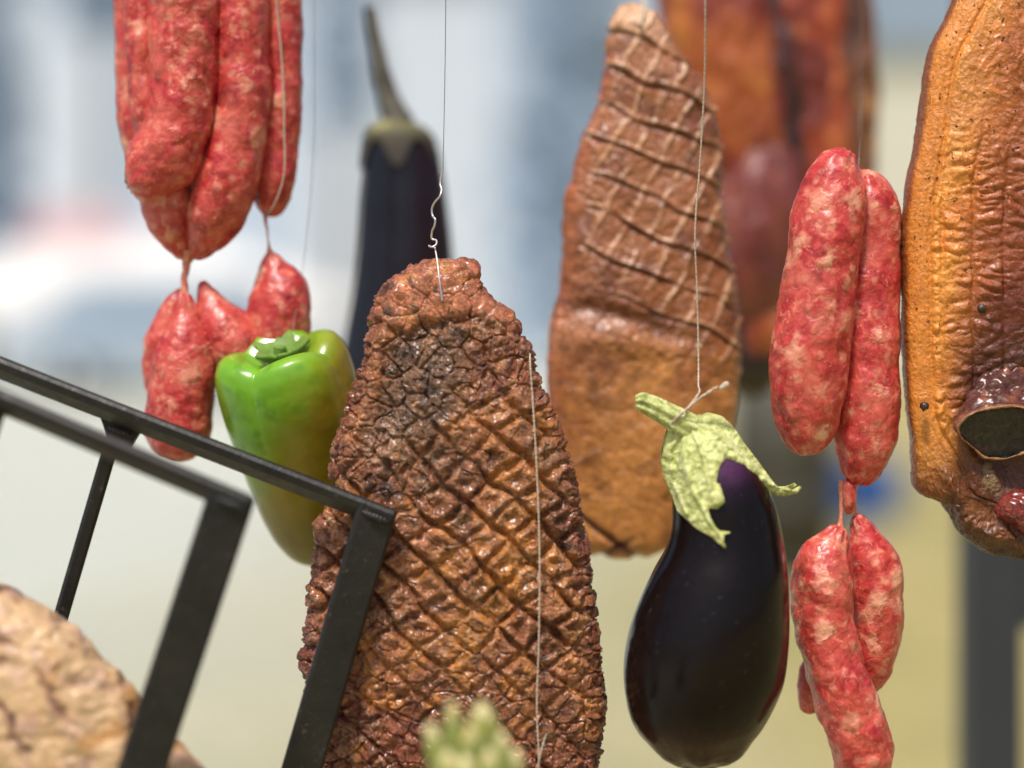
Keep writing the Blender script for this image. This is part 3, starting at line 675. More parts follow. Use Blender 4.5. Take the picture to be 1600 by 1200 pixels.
def build_back_meat():
    d = 1.10
    Lp = [(975, 10), (958, 36), (950, 90), (941, 140), (931, 180), (911, 220), (898, 265), (886, 320), (879, 390), (874, 450), (863, 500), (856, 560), (856, 620), (862, 690), (872, 760), (885, 820), (905, 860), (925, 868), (960, 872)]
    Rp = [(1005, 10), (1022, 22), (1042, 50), (1062, 85), (1092, 130), (1111, 170), (1121, 240), (1127, 330), (1142, 400), (1152, 470), (1156, 550), (1150, 630), (1136, 690), (1118, 750), (1086, 810), (1050, 850), (1010, 870), (1000, 874)]
    P, C, s, nv, nu = slab(Lp, Rp, lambda t: 30 + 28 * np.sin(np.pi * t) ** 0.6, 420, 620, front=0.8, expo=2.7, jag=3.0, seed=8, end_round=34, y0=10, y1=874)
    x, y = P[:, 0], P[:, 1]
    Wp = warped(P, 16, 110, 4)
    S1, S2 = 54.0, 38.0
    a = rot2(Wp, 23, S1); b = rot2(warped(P, 12, 60, 14), -62, S2)
    # rows nearly level at the top, cells smaller down the right
    da, db = dline(a, S1), dline(b, S2); sa_ = (a - np.round(a)) * S1
    zone = sstep(520, 430, y - 0.75 * (x - 1000)) * sstep(905, 935, x - 0.0 * y + 14 * fbm(P, 40, 2, 5) + sstep(200, 60, y) * 50)
    zone *= 0.25 + 0.75 * sstep(640, 560, y)
    ga = np.exp(-(da / 3.6) ** 2) * zone * 1.2 * (0.55 + 0.8 * fbm(P, 60, 2, 71)).clip(.1, 1.2); gb = ga * 0
    lip = (np.exp(-((sa_ + 7) / 2.6) ** 2) * 0.8 * (0.5 + fbm(P, 34, 2, 74)).clip(0, 1) + np.exp(-(db / 3.2) ** 2) * (0.6 + fbm(P, 30, 2, 73)).clip(0, 1.2)) * zone
    # cross cut near the bottom
    dx1 = np.abs((y - 905 + 50) - (x - 975) * 0.72 - 8 * fbm(P, 60, 2, 14)) * 0.8; dx2 = np.abs((y - 855) + (x - 960) * 0.62) * 0.85
    xc = (np.exp(-(dx1 / 5) ** 2) * sstep(740, 780, y) + np.exp(-(dx2 / 5) ** 2) * sstep(800, 830, y) * sstep(1000, 960, x))
    xc2 = np.exp(-((y - 712 + (x - 910) * 0.5) / 5) ** 2) * sstep(945, 925, x)
    F1, F2, cid = cells(warped(P, 20, 60, 9), 48, 5)
    wr = np.exp(-((F2 - F1) / 0.12) ** 2) * (1 - zone)
    disp = -8 * np.maximum(ga, gb) + 4.2 * lip - 9 * xc + 3 * xc2 + 10 * fbm(P, 120, 3, 2) - 1.6 * wr + 2.2 * ridged(P, 30, 3, 6) * (0.4 + 0.5 * zone) + 1.6 * ridged(P, 10, 2, 7) + 5 * np.minimum(np.abs(fbm(P, 40, 3, 17)), .5) * (1 - .5 * zone)
    smz = sstep(500, 580, y - 0.25 * (x - 900)); disp = disp * (1 - .55 * smz) - 5 * xc * smz
    fold = np.exp(-((y - 470 - 0.28 * (x - 870) - 12 * fbm(P, 60, 2, 41)) / 16) ** 2) * sstep(1130, 1010, x)
    disp += (-8 * fold) * sstep(1.0, .6, np.abs(s)) + 6 * sstep(1.0, .6, np.abs(s)) * np.exp(-((y - 512 - 0.2 * (x - 870)) / 24) ** 2) * sstep(1100, 960, x)
    base = lin((160, 104, 68)); pale = lin((236, 200, 172)); gold = lin((192, 130, 66)); dark = lin((96, 54, 36)); org = lin((176, 98, 46))
    c = np.tile(base, (len(P), 1))
    c = cmix(c, lin((128, 76, 54)), sstep(-0.1, 0.4, fbm(P, 50, 3, 61)) * 0.8)
    smoothz = sstep(470, 560, y - 0.2 * (x - 900))
    c = cmix(c, lin((214, 156, 92)), smoothz * 0.8 * sstep(-0.4, 0.4, fbm(P, 90, 3, 63) + 0.2))
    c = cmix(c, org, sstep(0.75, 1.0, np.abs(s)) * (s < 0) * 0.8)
    c = cmix(c, pale, np.clip(lip * 0.9 + 0.5 * xc2, 0, 1) * (0.55 + 0.45 * sstep(-0.3, 0.3, fbm(P, 40, 2, 65))) )
    c = cmix(c, pale, sstep(100, 10, y + 10 * fbm(P, 30, 2, 66)) * 0.8)
    c = cmix(c, lin((198, 140, 112)), np.exp(-((y - 520 - 0.1 * (x - 880)) / 34) ** 2) * sstep(1020, 900, x) * 0.6)
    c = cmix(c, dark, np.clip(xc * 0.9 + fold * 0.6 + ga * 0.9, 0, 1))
    c = cmix(c, dark, sstep(0.1, 0.45, fbm(P, 34, 3, 67)) * 0.5)
    c *= (0.95 * (1 + 0.3 * fbm(P, 12, 3, 68)))[:, None]
    P = finish(P, C, nv, nu, disp)
    root = thing("roast_meat", "roasted slab with pale-edged square scoring and a narrow top, behind the round black aubergine", "meat", W(1000, 874, d))
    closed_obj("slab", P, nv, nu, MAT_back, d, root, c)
    w_ = thing("twine", "pale cord running up out of view from the narrow top of the square-scored slab", "cord", W(1005, 20, d))
    string_obj("cord", [W(1000, 40, d - .02), W(1005, 18, d - .012), W(1006, -20, d), W(1006, -200, d), Vector((W(1006, 0, d).x, 1.089, 2.205))], 0.0016, MAT_string, w_)

def build_rib_side():
    d = 1.0
    Lp = [(1560, -170), (1510, -90), (1488, 0), (1470, 40), (1452, 80), (1445, 115), (1440, 160), (1430, 230), (1418, 290), (1411, 350), (1409, 450), (1410, 550), (1415, 620), (1424, 680), (1429, 735), (1434, 762), (1443, 770), (1463, 777), (1484, 797), (1501, 826), (1530, 852), (1562, 866), (1610, 872), (1660, 876)]
    Rp = [(1640, -170), (1720, -90), (1760, 0), (1775, 100), (1780, 300), (1780, 500), (1775, 650), (1765, 740), (1745, 810), (1715, 855), (1680, 876)]
    P, C, s, nv, nu = slab(Lp, Rp, lambda t: 40 + 14 * np.sin(np.pi * t), 520, 760, front=0.82, expo=3.2, jag=1.6, seed=5, end_round=30, y0=-170, y1=876)
    x, y = P[:, 0], P[:, 1]; front = P[:, 2] > 0
    edge = smooth_interp(y, Lp); e = x - edge
    col_w = 46.0
    Wp = warped(P, 9, 70, 3)
    skin_w = 34 + 6 * fbm(np.stack([y * 0, y, y * 0], 1), 90, 2, 2) + 36 * sstep(640, 760, y) + 14 * sstep(150, 0, y)
    inner = sstep(skin_w - 3, skin_w + 10, e) * front
    # the wrinkles: vertical files of short sideways ripples, slightly drooping to the right
    cc = (Wp[:, 0] - 0.12 * Wp[:, 1] * 0 - np.interp(y, [0, 300, 600, 800], [1500, 1462, 1462, 1500])) / col_w
    ci = np.floor(cc); cf = cc - ci
    colgap = np.exp(-((np.minimum(cf, 1 - cf) * col_w) / 4.0) ** 2)
    ph = (Wp[:, 1] + 0.30 * (cf - 0.5) * col_w + 7.0 * np.sin(ci * 2.4) + 20 * fbm(P, 50, 3, 9)) / 23.0
    rip = 0.5 + 0.5 * np.cos(2 * np.pi * ph); rip = rip ** 0.7
    wz = inner * sstep(150, 300, y + 25 * fbm(P, 60, 2, 4)) * sstep(720, 620, y + 0.2 * (x - 1450)) * (0.45 + 0.7 * sstep(-0.35, 0.35, fbm(P, 60, 2, 6)))
    an_ = warped(P, 10, 40, 90) * np.array([1 / 46, 1 / 17, 1 / 46]) + np.stack([0 * x, ci * 7.7, 0 * x], 1)
    fold_ = np.minimum(np.abs(noise(an_, 1.0, 91)), .55)
    disp = wz * ((2.4 * rip + 8.5 * fold_) * (1 - 0.7 * colgap) - 2.2 * colgap)
    # groove between skin edge and inner side, and a second line in the skin
    disp += -3.5 * np.exp(-((e - skin_w) / 4.0) ** 2) * front + 1.0 * np.exp(-((e - skin_w * 0.5) / 6) ** 2) * front - 1.2 * np.exp(-((e - skin_w * 0.72) / 2.5) ** 2) * front * sstep(0, 150, y)
    disp += 7 * fbm(P, 120, 3, 7) + 1.5 * ridged(P, 14, 3, 8) * (0.5 + 0.5 * inner) + 0.7 * fbm(P, 6, 2, 10)
    # upper right fold lines
    up = sstep(320, 180, y) * inner
    disp += up * 4.5 * ridged(warped(P, 20, 60, 15) * np.array([1.0, 0.55, 1.0]), 34, 2, 16)
    # hollow round the bone
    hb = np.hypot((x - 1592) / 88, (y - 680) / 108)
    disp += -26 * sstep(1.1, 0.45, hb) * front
    # rolled lower hem
    Lb = np.interp(x, [1430, 1476, 1500, 1530, 1600, 1700], [700, 750, 800, 825, 842, 850])
    hem = np.exp(-((y - Lb) / 15) ** 2) * sstep(1440, 1490, x)
    disp += 9 * hem * (0.8 + 0.6 * ridged(P, 12, 2, 18)) + sstep(640, 760, y) * 3.0 * ridged(warped(P, 12, 40, 19) * np.array([2.0, 0.8, 1]), 22, 3, 20)
    # colours
    gold = lin((236, 172, 84)); deep = lin((206, 134, 58)); red = lin((120, 54, 30)); dk = lin((72, 32, 12)); skin = lin((212, 142, 64))
    c = np.tile(gold, (len(P), 1))
    c = cmix(c, deep, sstep(-0.2, 0.4, fbm(P, 60, 3, 31)) * 0.7)
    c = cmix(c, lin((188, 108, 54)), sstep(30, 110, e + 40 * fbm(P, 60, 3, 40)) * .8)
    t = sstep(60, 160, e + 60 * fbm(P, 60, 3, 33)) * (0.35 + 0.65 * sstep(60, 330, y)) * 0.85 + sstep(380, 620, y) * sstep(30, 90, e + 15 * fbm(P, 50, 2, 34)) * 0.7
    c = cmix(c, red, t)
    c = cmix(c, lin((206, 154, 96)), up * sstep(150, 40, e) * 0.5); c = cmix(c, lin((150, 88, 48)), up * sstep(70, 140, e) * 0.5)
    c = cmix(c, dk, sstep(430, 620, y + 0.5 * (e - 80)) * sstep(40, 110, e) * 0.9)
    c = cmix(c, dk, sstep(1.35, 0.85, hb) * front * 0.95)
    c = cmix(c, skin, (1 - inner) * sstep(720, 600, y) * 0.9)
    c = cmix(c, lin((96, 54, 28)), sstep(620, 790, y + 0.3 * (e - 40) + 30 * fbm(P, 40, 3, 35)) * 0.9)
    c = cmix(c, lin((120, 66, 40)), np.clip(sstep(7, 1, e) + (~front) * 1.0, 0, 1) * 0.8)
    c = cmix(c, lin((74, 48, 36)), hem * 0.8 * sstep(-0.3, 0.2, fbm(P, 16, 3, 36)))
    c = cmix(c, lin((60, 38, 30)), sstep(Lb + 6, Lb + 22, y) * sstep(1450, 1500, x) * 0.9)
    c = cmix(c, lin((190, 140, 70)), wz * colgap * 0.0)
    fl = fbm(P, 5.0, 2, 38); c = cmix(c, lin((92, 52, 28)), sstep(0.42, 0.55, fl) * 0.8 * sstep(700, 500, y))
    c *= (1 + 0.12 * fbm(P, 12, 3, 39))[:, None]
    P = finish(P, C, nv, nu, disp)
    root = thing("pork_side", "large golden roasted side of pork with wrinkled inner face and a cut bone, hanging rightmost", "meat", W(1600, 876, d))
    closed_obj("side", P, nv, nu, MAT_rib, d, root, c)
    # flecks of pepper and herbs
    rng = random.Random(4); V = []; F = []
    for k in range(70):
        yy = rng.uniform(0, 620) if k > 35 else rng.uniform(0, 320); ee = rng.uniform(6, 150)
        xx = float(np.interp(yy, [p[1] for p in Lp], [p[0] for p in Lp])) + ee
        if xx > 1640: continue
        j = int(np.argmin((P[:, 0] - xx) ** 2 + (P[:, 1] - yy) ** 2 + 1e6 * (P[:, 2] < 0)))
        ctr = P[j]; an = rng.uniform(0, 3.14); L_ = rng.uniform(1.6, 4.4) if rng.random() < .6 else rng.uniform(1.5, 2.4); w1 = rng.uniform(.8, 1.7)
        b = len(V)
        for (u_, v_, q_) in ((-1, 0, .6), (0, -1, .4), (1, 0, .6), (0, 1, .4), (0, 0, 2.2), (0, 0, -1)):
            V.append((ctr[0] + L_ * u_ * math.cos(an) - w1 * v_ * math.sin(an), ctr[1] + L_ * u_ * math.sin(an) + w1 * v_ * math.cos(an), ctr[2] + q_))
        for a_, b_ in ((0, 1), (1, 2), (2, 3), (3, 0)): F += [(b + a_, b + b_, b + 4), (b + b_, b + a_, b + 5)]
    o = mesh_obj("herb_flecks", world(np.array(V), d), F, plain("dried_herbs", lin((66, 40, 22)), 0.7, 0, .4, 200), root, smooth=False); o['kind'] = 'stuff'
    # the two burnt lumps
    for (xx, yy, r) in ((1520, 482, 7), (1432, 632, 6.5)):
        PP, CC = tube([(xx - r * .8, yy, 50, r * .8), (xx, yy, 52, r), (xx + r * .8, yy + 2, 50, r * .7)], 20, 20)
        PP = finish(PP, CC, 20, 20, 2.2 * ridged(PP, 6, 2, 3)); closed_obj("burnt_bit", PP, 20, 20, MAT_soft, d, root, np.tile(lin((58, 38, 26)), (len(PP), 1)))
    # bone end: a short flared shaft cut across, hollow dark marrow in a pale rim
    nv, nu = 60, 90
    out = np.array([(1512, 672), (1526, 652), (1556, 639), (1600, 633), (1650, 640), (1682, 668), (1655, 710), (1604, 729), (1566, 727), (1546, 708), (1524, 692)], float)
    ac = np.linspace(0, 1, nu, endpoint=False); oc = np.concatenate([out, out[:1]]); ln = np.concatenate([[0], np.cumsum(np.linalg.norm(np.diff(oc, axis=0), axis=1))]); ln /= ln[-1]
    O = np.stack([np.interp(ac, ln, oc[:, 0]), np.interp(ac, ln, oc[:, 1])], 1)
    for _ in range(3): O = (np.roll(O, 1, 0) + 2 * O + np.roll(O, -1, 0)) / 4
    def ring(s_, dx, dy, q, tilt=0):
        c_ = np.array([1550, 672.0]); X_ = c_ + (O - c_) * s_ * .9 + np.array([dx, dy]); return np.stack([X_[:, 0], X_[:, 1], q + tilt * (672 - X_[:, 1])], 1)
    O = O - np.array([48.0, 12.0]); rings = [ring(.35, 50, -120, 15), ring(.55, 36, -95, 34), ring(.78, 20, -60, 50), ring(.92, 8, -26, 60), ring(1.0, 0, 0, 68, .4), ring(1.0, 0, 1, 72, .4), ring(.965, 0, 1, 74, .4), ring(.94, 1, 2, 71, .4), ring(.90, 1, 2, 65, .4), ring(.5, 1, 2, 62, .4), ring(.05, 1, 2, 61, .4)]
    R = np.stack(rings); cum = np.linspace(0, 1, len(rings)); tt = np.linspace(0, 1, 90)
    Pb = np.stack([[np.interp(tt, cum, R[:, j, k]) for k in range(3)] for j in range(nu)], 0).transpose(2, 0, 1).reshape(-1, 3)
    Pb = np.ascontiguousarray(Pb); tv = np.repeat(tt, nu)
    cc = np.tile(lin((98, 46, 38)), (len(Pb), 1)); cc = cmix(cc, lin((150, 84, 54)), sstep(0.0, .4, fbm(Pb, 22, 3, 77)) * sstep(.5, .4, tv)); cc = cmix(cc, lin((150, 88, 62)), sstep(0.38, 0.46, tv + 0.06 * fbm(Pb, 20, 2, 1)))
    cc = cmix(cc, lin((196, 150, 104)), sstep(0.52, 0.56, tv)); cc = cmix(cc, lin((40, 37, 31)), sstep(0.62, 0.68, tv + 0.02 * fbm(Pb, 9, 3, 1)))
    cc = cmix(cc, lin((74, 66, 48)), sstep(0.72, 0.8, tv) * sstep(0.0, 0.4, fbm(Pb, 14, 4, 5)) * 0.8)
    Cb = np.tile(np.array([1600, 650, 20.0]), (len(Pb), 1))
    Pb = finish(Pb, Cb, 90, nu, 7 * ridged(Pb, 24, 4, 71) * sstep(0.48, 0.36, tv) + 1.2 * ridged(Pb, 8, 3, 72) + 4.0 * fbm(Pb, 30, 3, 73))
    closed_obj("bone_end", Pb, 90, nu, MAT_crust, d, root, cc)
    # raw red muscle and pale gristle under the bone
    for (pts, colr, sd) in (([(1545, 800, 30, 10), (1570, 790, 40, 26), (1610, 800, 44, 34), (1660, 800, 40, 28)], (140, 44, 38), 81), ([(1530, 715, 22, 12), (1532, 740, 28, 17), (1545, 768, 28, 14), (1562, 780, 25, 7)], (142, 118, 82), 82),
                            ([(1568, 575, 22, 12), (1600, 540, 26, 22), (1640, 530, 26, 26)], (118, 66, 48), 83)):
        PP, CC = tube(pts, 90, 80); dd = 3.0 * ridged(PP, 14, 4, sd) + 3 * fbm(PP, 30, 2, sd)
        c2 = np.tile(lin(colr), (len(PP), 1)); c2 = cmix(c2, lin((170, 96, 52)), sstep(0.1, 0.5, fbm(PP, 22, 3, sd + 1)) * 0.6); c2 = cmix(c2, lin((60, 24, 26)), sstep(0.05, 0.4, fbm(PP, 16, 3, sd + 2)) * 0.7)
        PP = finish(PP, CC, 90, 80, dd); closed_obj("gristle" if sd == 82 else "muscle", PP, 90, 80, MAT_crust, d, root, c2)
    w_ = thing("twine", "cord over the golden side of pork, going up to the rail", "cord", W(1600, -160, d))
    string_obj("cord", [W(1600, -140, d), W(1600, -300, d), Vector((W(1600, 0, d).x, 1.002, 2.205))], 0.0016, MAT_string, w_)

def build_plain_joint():
    """pale joint at the bottom left, behind the steel rack"""
    d = 0.905
    Lp = [(-60, 905), (-150, 960), (-200, 1060), (-200, 1200), (-150, 1400), (-40, 1500)]
    Rp = [(-20, 905), (20, 925), (66, 950), (108, 972), (140, 1003), (166, 1040), (190, 1060), (215, 1095), (240, 1130), (275, 1160), (300, 1185), (322, 1210), (340, 1300), (300, 1400), (200, 1500)]
    P, C, s, nv, nu = slab(Lp, Rp, lambda t: 90 + 0 * t, 360, 420, front=0.8, expo=2.2, jag=2, seed=11, end_round=120, y0=905, y1=1500)
    x, y = P[:, 0], P[:, 1]
    Wp = warped(P, 40, 120, 3)
    v = rot2(warped(Wp, 24, 50, 33), 56, 74); dv = dline(v, 74); v2 = rot2(Wp, 12, 110); dv2 = dline(v2, 110)
    g = np.exp(-(dv / 8) ** 2) * sstep(-0.3, 0.3, fbm(P, 90, 2, 4)); g2 = np.exp(-(dv2 / 11) ** 2) * sstep(-0.1, 0.5, fbm(P, 90, 2, 7))
    g = np.maximum(g, g2)
    disp = -11 * g + 12 * fbm(P, 120, 3, 5) + 4 * ridged(P, 34, 3, 6)
    c = np.tile(lin((222, 184, 140)), (len(P), 1)); c = cmix(c, lin((204, 148, 88)), sstep(0.0, 0.4, fbm(P, 70, 3, 11)) * 0.9)
    c = cmix(c, lin((198, 158, 142)), sstep(0.05, 0.4, fbm(P, 50, 3, 12)) * 0.8)
    c = cmix(c, lin((134, 94, 84)), np.clip(g * 0.8 + sstep(0.3, 0.5, fbm(P, 24, 3, 14)) * 0.5, 0, 1))
    P = finish(P, C, nv, nu, disp)
    root = thing("roast_meat", "pale tan joint with purplish creases in the bottom left corner behind the black steel rack", "meat", W(60, 1500, d))
    closed_obj("joint", P, nv, nu, MAT_soft, d, root, c)

# ---- sausages
def sausage(pts, d, parent, seed, nv=150, nu=72, lump=0.85, pinch=(True, True), name="sausage", tint=(1, 1, 1), dark=None):
    P, C = tube(pts, nv, nu, flat=1.0)
    rad = np.linalg.norm(P - C, axis=1)
    n = 8.0 * fbm(P, 70, 3, seed) + 1.8 * np.abs(noise(P, 26, seed + 9)) + 1.2 * fbm(P, 15, 3, seed + 2) + 0.5 * ridged(P, 8, 2, seed + 3)
    t = np.repeat(np.linspace(0, 1, nv), nu); a = np.tile(np.linspace(0, 2 * np.pi, nu, endpoint=False), nv)
    pl = (sstep(0.14, 0.0, t) * pinch[0] + sstep(0.86, 1.0, t) * pinch[1])
    n = n * lump + 1.6 * pl * np.sin(a * 9 + 3 * fbm(P, 60, 2, seed)) * np.minimum(rad / 12, 1)
    n *= np.minimum(rad / 14, 1)
    c = np.tile(np.array(tint, dtype=np.float32), (len(P), 1)) * (1 + 0.10 * fbm(P, 60, 2, seed + 7))[:, None]
    P = finish(P, C, nv, nu, n)
    return closed_obj(name, P, nv, nu, MAT_sausage, d, parent, c)

def casing_mat():
    m = M("twisted_casing"); n = m.noise(500, 4)
    c = m.ramp(n.outputs[0], [(0.3, tuple(lin((190, 92, 72)))), (0.7, tuple(lin((222, 150, 116))))])
    return m.set(color=c, rough=0.3, sss=0.3, sss_scale=0.003, sss_rad=(1, .4, .3), coat=0.4, alpha=1.0)

def casing(pts, d, parent, mat, flat=1.0):
    P, C = tube(pts, 60, 20, flat=flat, round_ends=False)
    a = np.tile(np.linspace(0, 2 * np.pi, 20, endpoint=False), 60); t = np.repeat(np.linspace(0, 1, 60), 20)
    r = np.linalg.norm(P - C, axis=1)
    P = P + (P - C) * (0.18 * np.sin(a * 3 + t * 22))[:, None]
    return closed_obj("casing", P, 60, 20, mat, d, parent)

def build_sausages():
    cm = casing_mat()
    # --- right hand bundle
    d = 0.99
    r = thing("sausage_bundle", "bundle of raw marbled sausages hanging between the round aubergine and the golden side of pork", "sausages", W(1330, 1240, d))
    sausage([(1326, 236, -6, 10), (1312, 262, 0, 36), (1296, 330, 4, 54), (1286, 400, 8, 57), (1275, 470, 8, 59), (1262, 560, 10, 60), (1259, 630, 8, 56), (1258, 678, 4, 42), (1256, 712, 0, 18)], d, r, 3, nv=220, nu=96)
    sausage([(1352, 262, -46, 16), (1362, 300, -44, 42), (1366, 380, -40, 47), (1363, 470, -36, 50), (1360, 570, -32, 52), (1358, 660, -30, 52), (1354, 715, -30, 43), (1344, 760, -30, 14)], d, r, 13, nv=220, nu=96)
    sausage([(1338, 250, -70, 14), (1343, 275, -72, 22), (1348, 350, -80, 30), (1345, 500, -90, 34), (1340, 640, -90, 28)], d, r, 23, nv=100, nu=48)
    sausage([(1316, 824, -10, 7), (1306, 846, -6, 24), (1288, 884, 0, 44), (1286, 950, 4, 47), (1300, 1030, 8, 47), (1322, 1100, 12, 47), (1338, 1150, 14, 48), (1346, 1195, 12, 44), (1350, 1240, 8, 26)], d, r, 33, nv=220, nu=96, lump=1.25)
    sausage([(1343, 808, -36, 7), (1356, 838, -38, 24), (1371, 885, -40, 40), (1378, 945, -42, 42), (1376, 1010, -42, 38), (1366, 1062, -44, 28), (1354, 1100, -46, 12)], d, r, 43, nv=200, nu=90)
    sausage([(1330, 1030, -70, 20), (1290, 1070, -74, 30), (1280, 1105, -74, 24), (1272, 1132, -74, 10)], d, r, 53, nv=80, nu=40)
    casing([(1317, 752, -20, 3.2), (1317, 790, -16, 2.6), (1316, 812, -12, 3.0), (1313, 836, -8, 7)], d, r, cm)
    casing([(1343, 756, -28, 3.2), (1342, 785, -32, 2.6), (1343, 806, -36, 3.2), (1348, 830, -38, 7)], d, r, cm)
    sausage([(1331, 752, -26, 8), (1331, 775, -27, 12), (1331, 795, -27, 10), (1331, 808, -27, 5)], d, r, 63, nv=50, nu=40, lump=.4)
    casing([(1322, 420, -4, 1.8), (1330, 470, 8, 1.8), (1324, 505, 14, 1.8), (1326, 516, 16, 1.2)], d, r, cm)
    w_ = thing("twine", "cord behind the marbled sausages right of the round aubergine", "cord", W(1335, 250, d))
    string_obj("cord", [W(1340, 300, d + .02), W(1342, 252, d + .026), W(1344, 200, d + .10), W(1346, -100, 1.10), Vector((W(1346, 0, d).x, 1.092, 2.203))], 0.0003, MAT_nylon, w_, ply=False)
    # --- upper left bundle with its lower links
    d = 1.045
    r = thing("sausage_bundle", "bundle of raw sausages at the upper left, its lower links hanging behind the green pepper", "sausages", W(320, 700, d))
    sausage([(225, -120, -30, 20), (212, -60, -30, 34), (207, 40, -30, 33), (209, 130, -30, 33), (216, 210, -30, 32), (224, 262, -34, 20)], d, r, 103, nv=140, nu=64)
    sausage([(288, -120, 20, 30), (290, -60, 24, 52), (292, 60, 28, 54), (292, 150, 30, 54), (280, 215, 30, 55), (256, 258, 30, 54), (232, 282, 28, 44), (210, 296, 24, 22)], d, r, 113, nv=220, nu=96, lump=1.2)
    sausage([(224, -120, 14, 22), (223, -60, 18, 26), (226, 40, 22, 27), (232, 120, 24, 26), (240, 190, 24, 28), (242, 230, 16, 20)], d, r, 123, nv=130, nu=56)
    sausage([(372, -120, -2, 26), (372, -60, 0, 44), (376, 60, 4, 44), (378, 150, 6, 44), (368, 230, 8, 46), (352, 300, 8, 48), (330, 350, 4, 42), (312, 384, 0, 22), (300, 404, -4, 7)], d, r, 133, nv=220, nu=90)
    sausage([(262, 240, 0, 30), (262, 290, 4, 40), (264, 335, 4, 38), (274, 372, 2, 26), (288, 404, -2, 6)], d, r, 143, nv=140, nu=80)
    sausage([(415, -120, -36, 20), (424, -60, -36, 34), (432, 50, -36, 36), (435, 150, -34, 34), (430, 230, -34, 33), (424, 290, -34, 29), (416, 322, -36, 20), (410, 336, -38, 8)], d, r, 153, nv=160, nu=72)
    sausage([(289, 456, 6, 6), (291, 490, 8, 20), (291, 530, 12, 38), (290, 570, 14, 47), (285, 630, 14, 52), (284, 680, 12, 50), (292, 720, 8, 30)], d, r, 163, nv=180, nu=90)
    sausage([(284, 450, -10, 6), (268, 490, -14, 22), (254, 540, -18, 30), (250, 600, -22, 30), (262, 650, -22, 18)], d, r, 173, nv=120, nu=60)
    sausage([(312, 438, -16, 5), (326, 470, -14, 22), (344, 506, -12, 42), (362, 536, -12, 50), (376, 570, -12, 44), (392, 600, -14, 20)], d, r, 183, nv=140, nu=72)
    sausage([(417, 392, -30, 5), (422, 418, -30, 24), (431, 452, -30, 44), (432, 495, -28, 50), (424, 545, -28, 46), (416, 590, -28, 24)], d, r, 193, nv=140, nu=72)
    casing([(296, 392, 0, 12), (292, 412, 0, 6.5), (289, 434, 4, 5), (289, 452, 6, 6), (290, 474, 8, 12)], d, r, cm)
    casing([(408, 330, -36, 4), (412, 355, -34, 2), (416, 385, -30, 2.4), (419, 402, -30, 8)], d, r, cm)
    w_ = thing("twine", "thin pale cord over the rightmost sausage of the upper left bundle", "cord", W(440, 300, d))
    string_obj("cord", [W(412, 338, d + .012), W(425, 326, d - .0), W(440, 290, d - .0035), W(444, 200, d - .004), W(440, 90, d - .003), W(432, 0, d - .002), W(430, -130, d - .006), Vector((W(425, 0, d).x, 1.002, 2.203))], 0.0005, MAT_string, w_, ply=False)

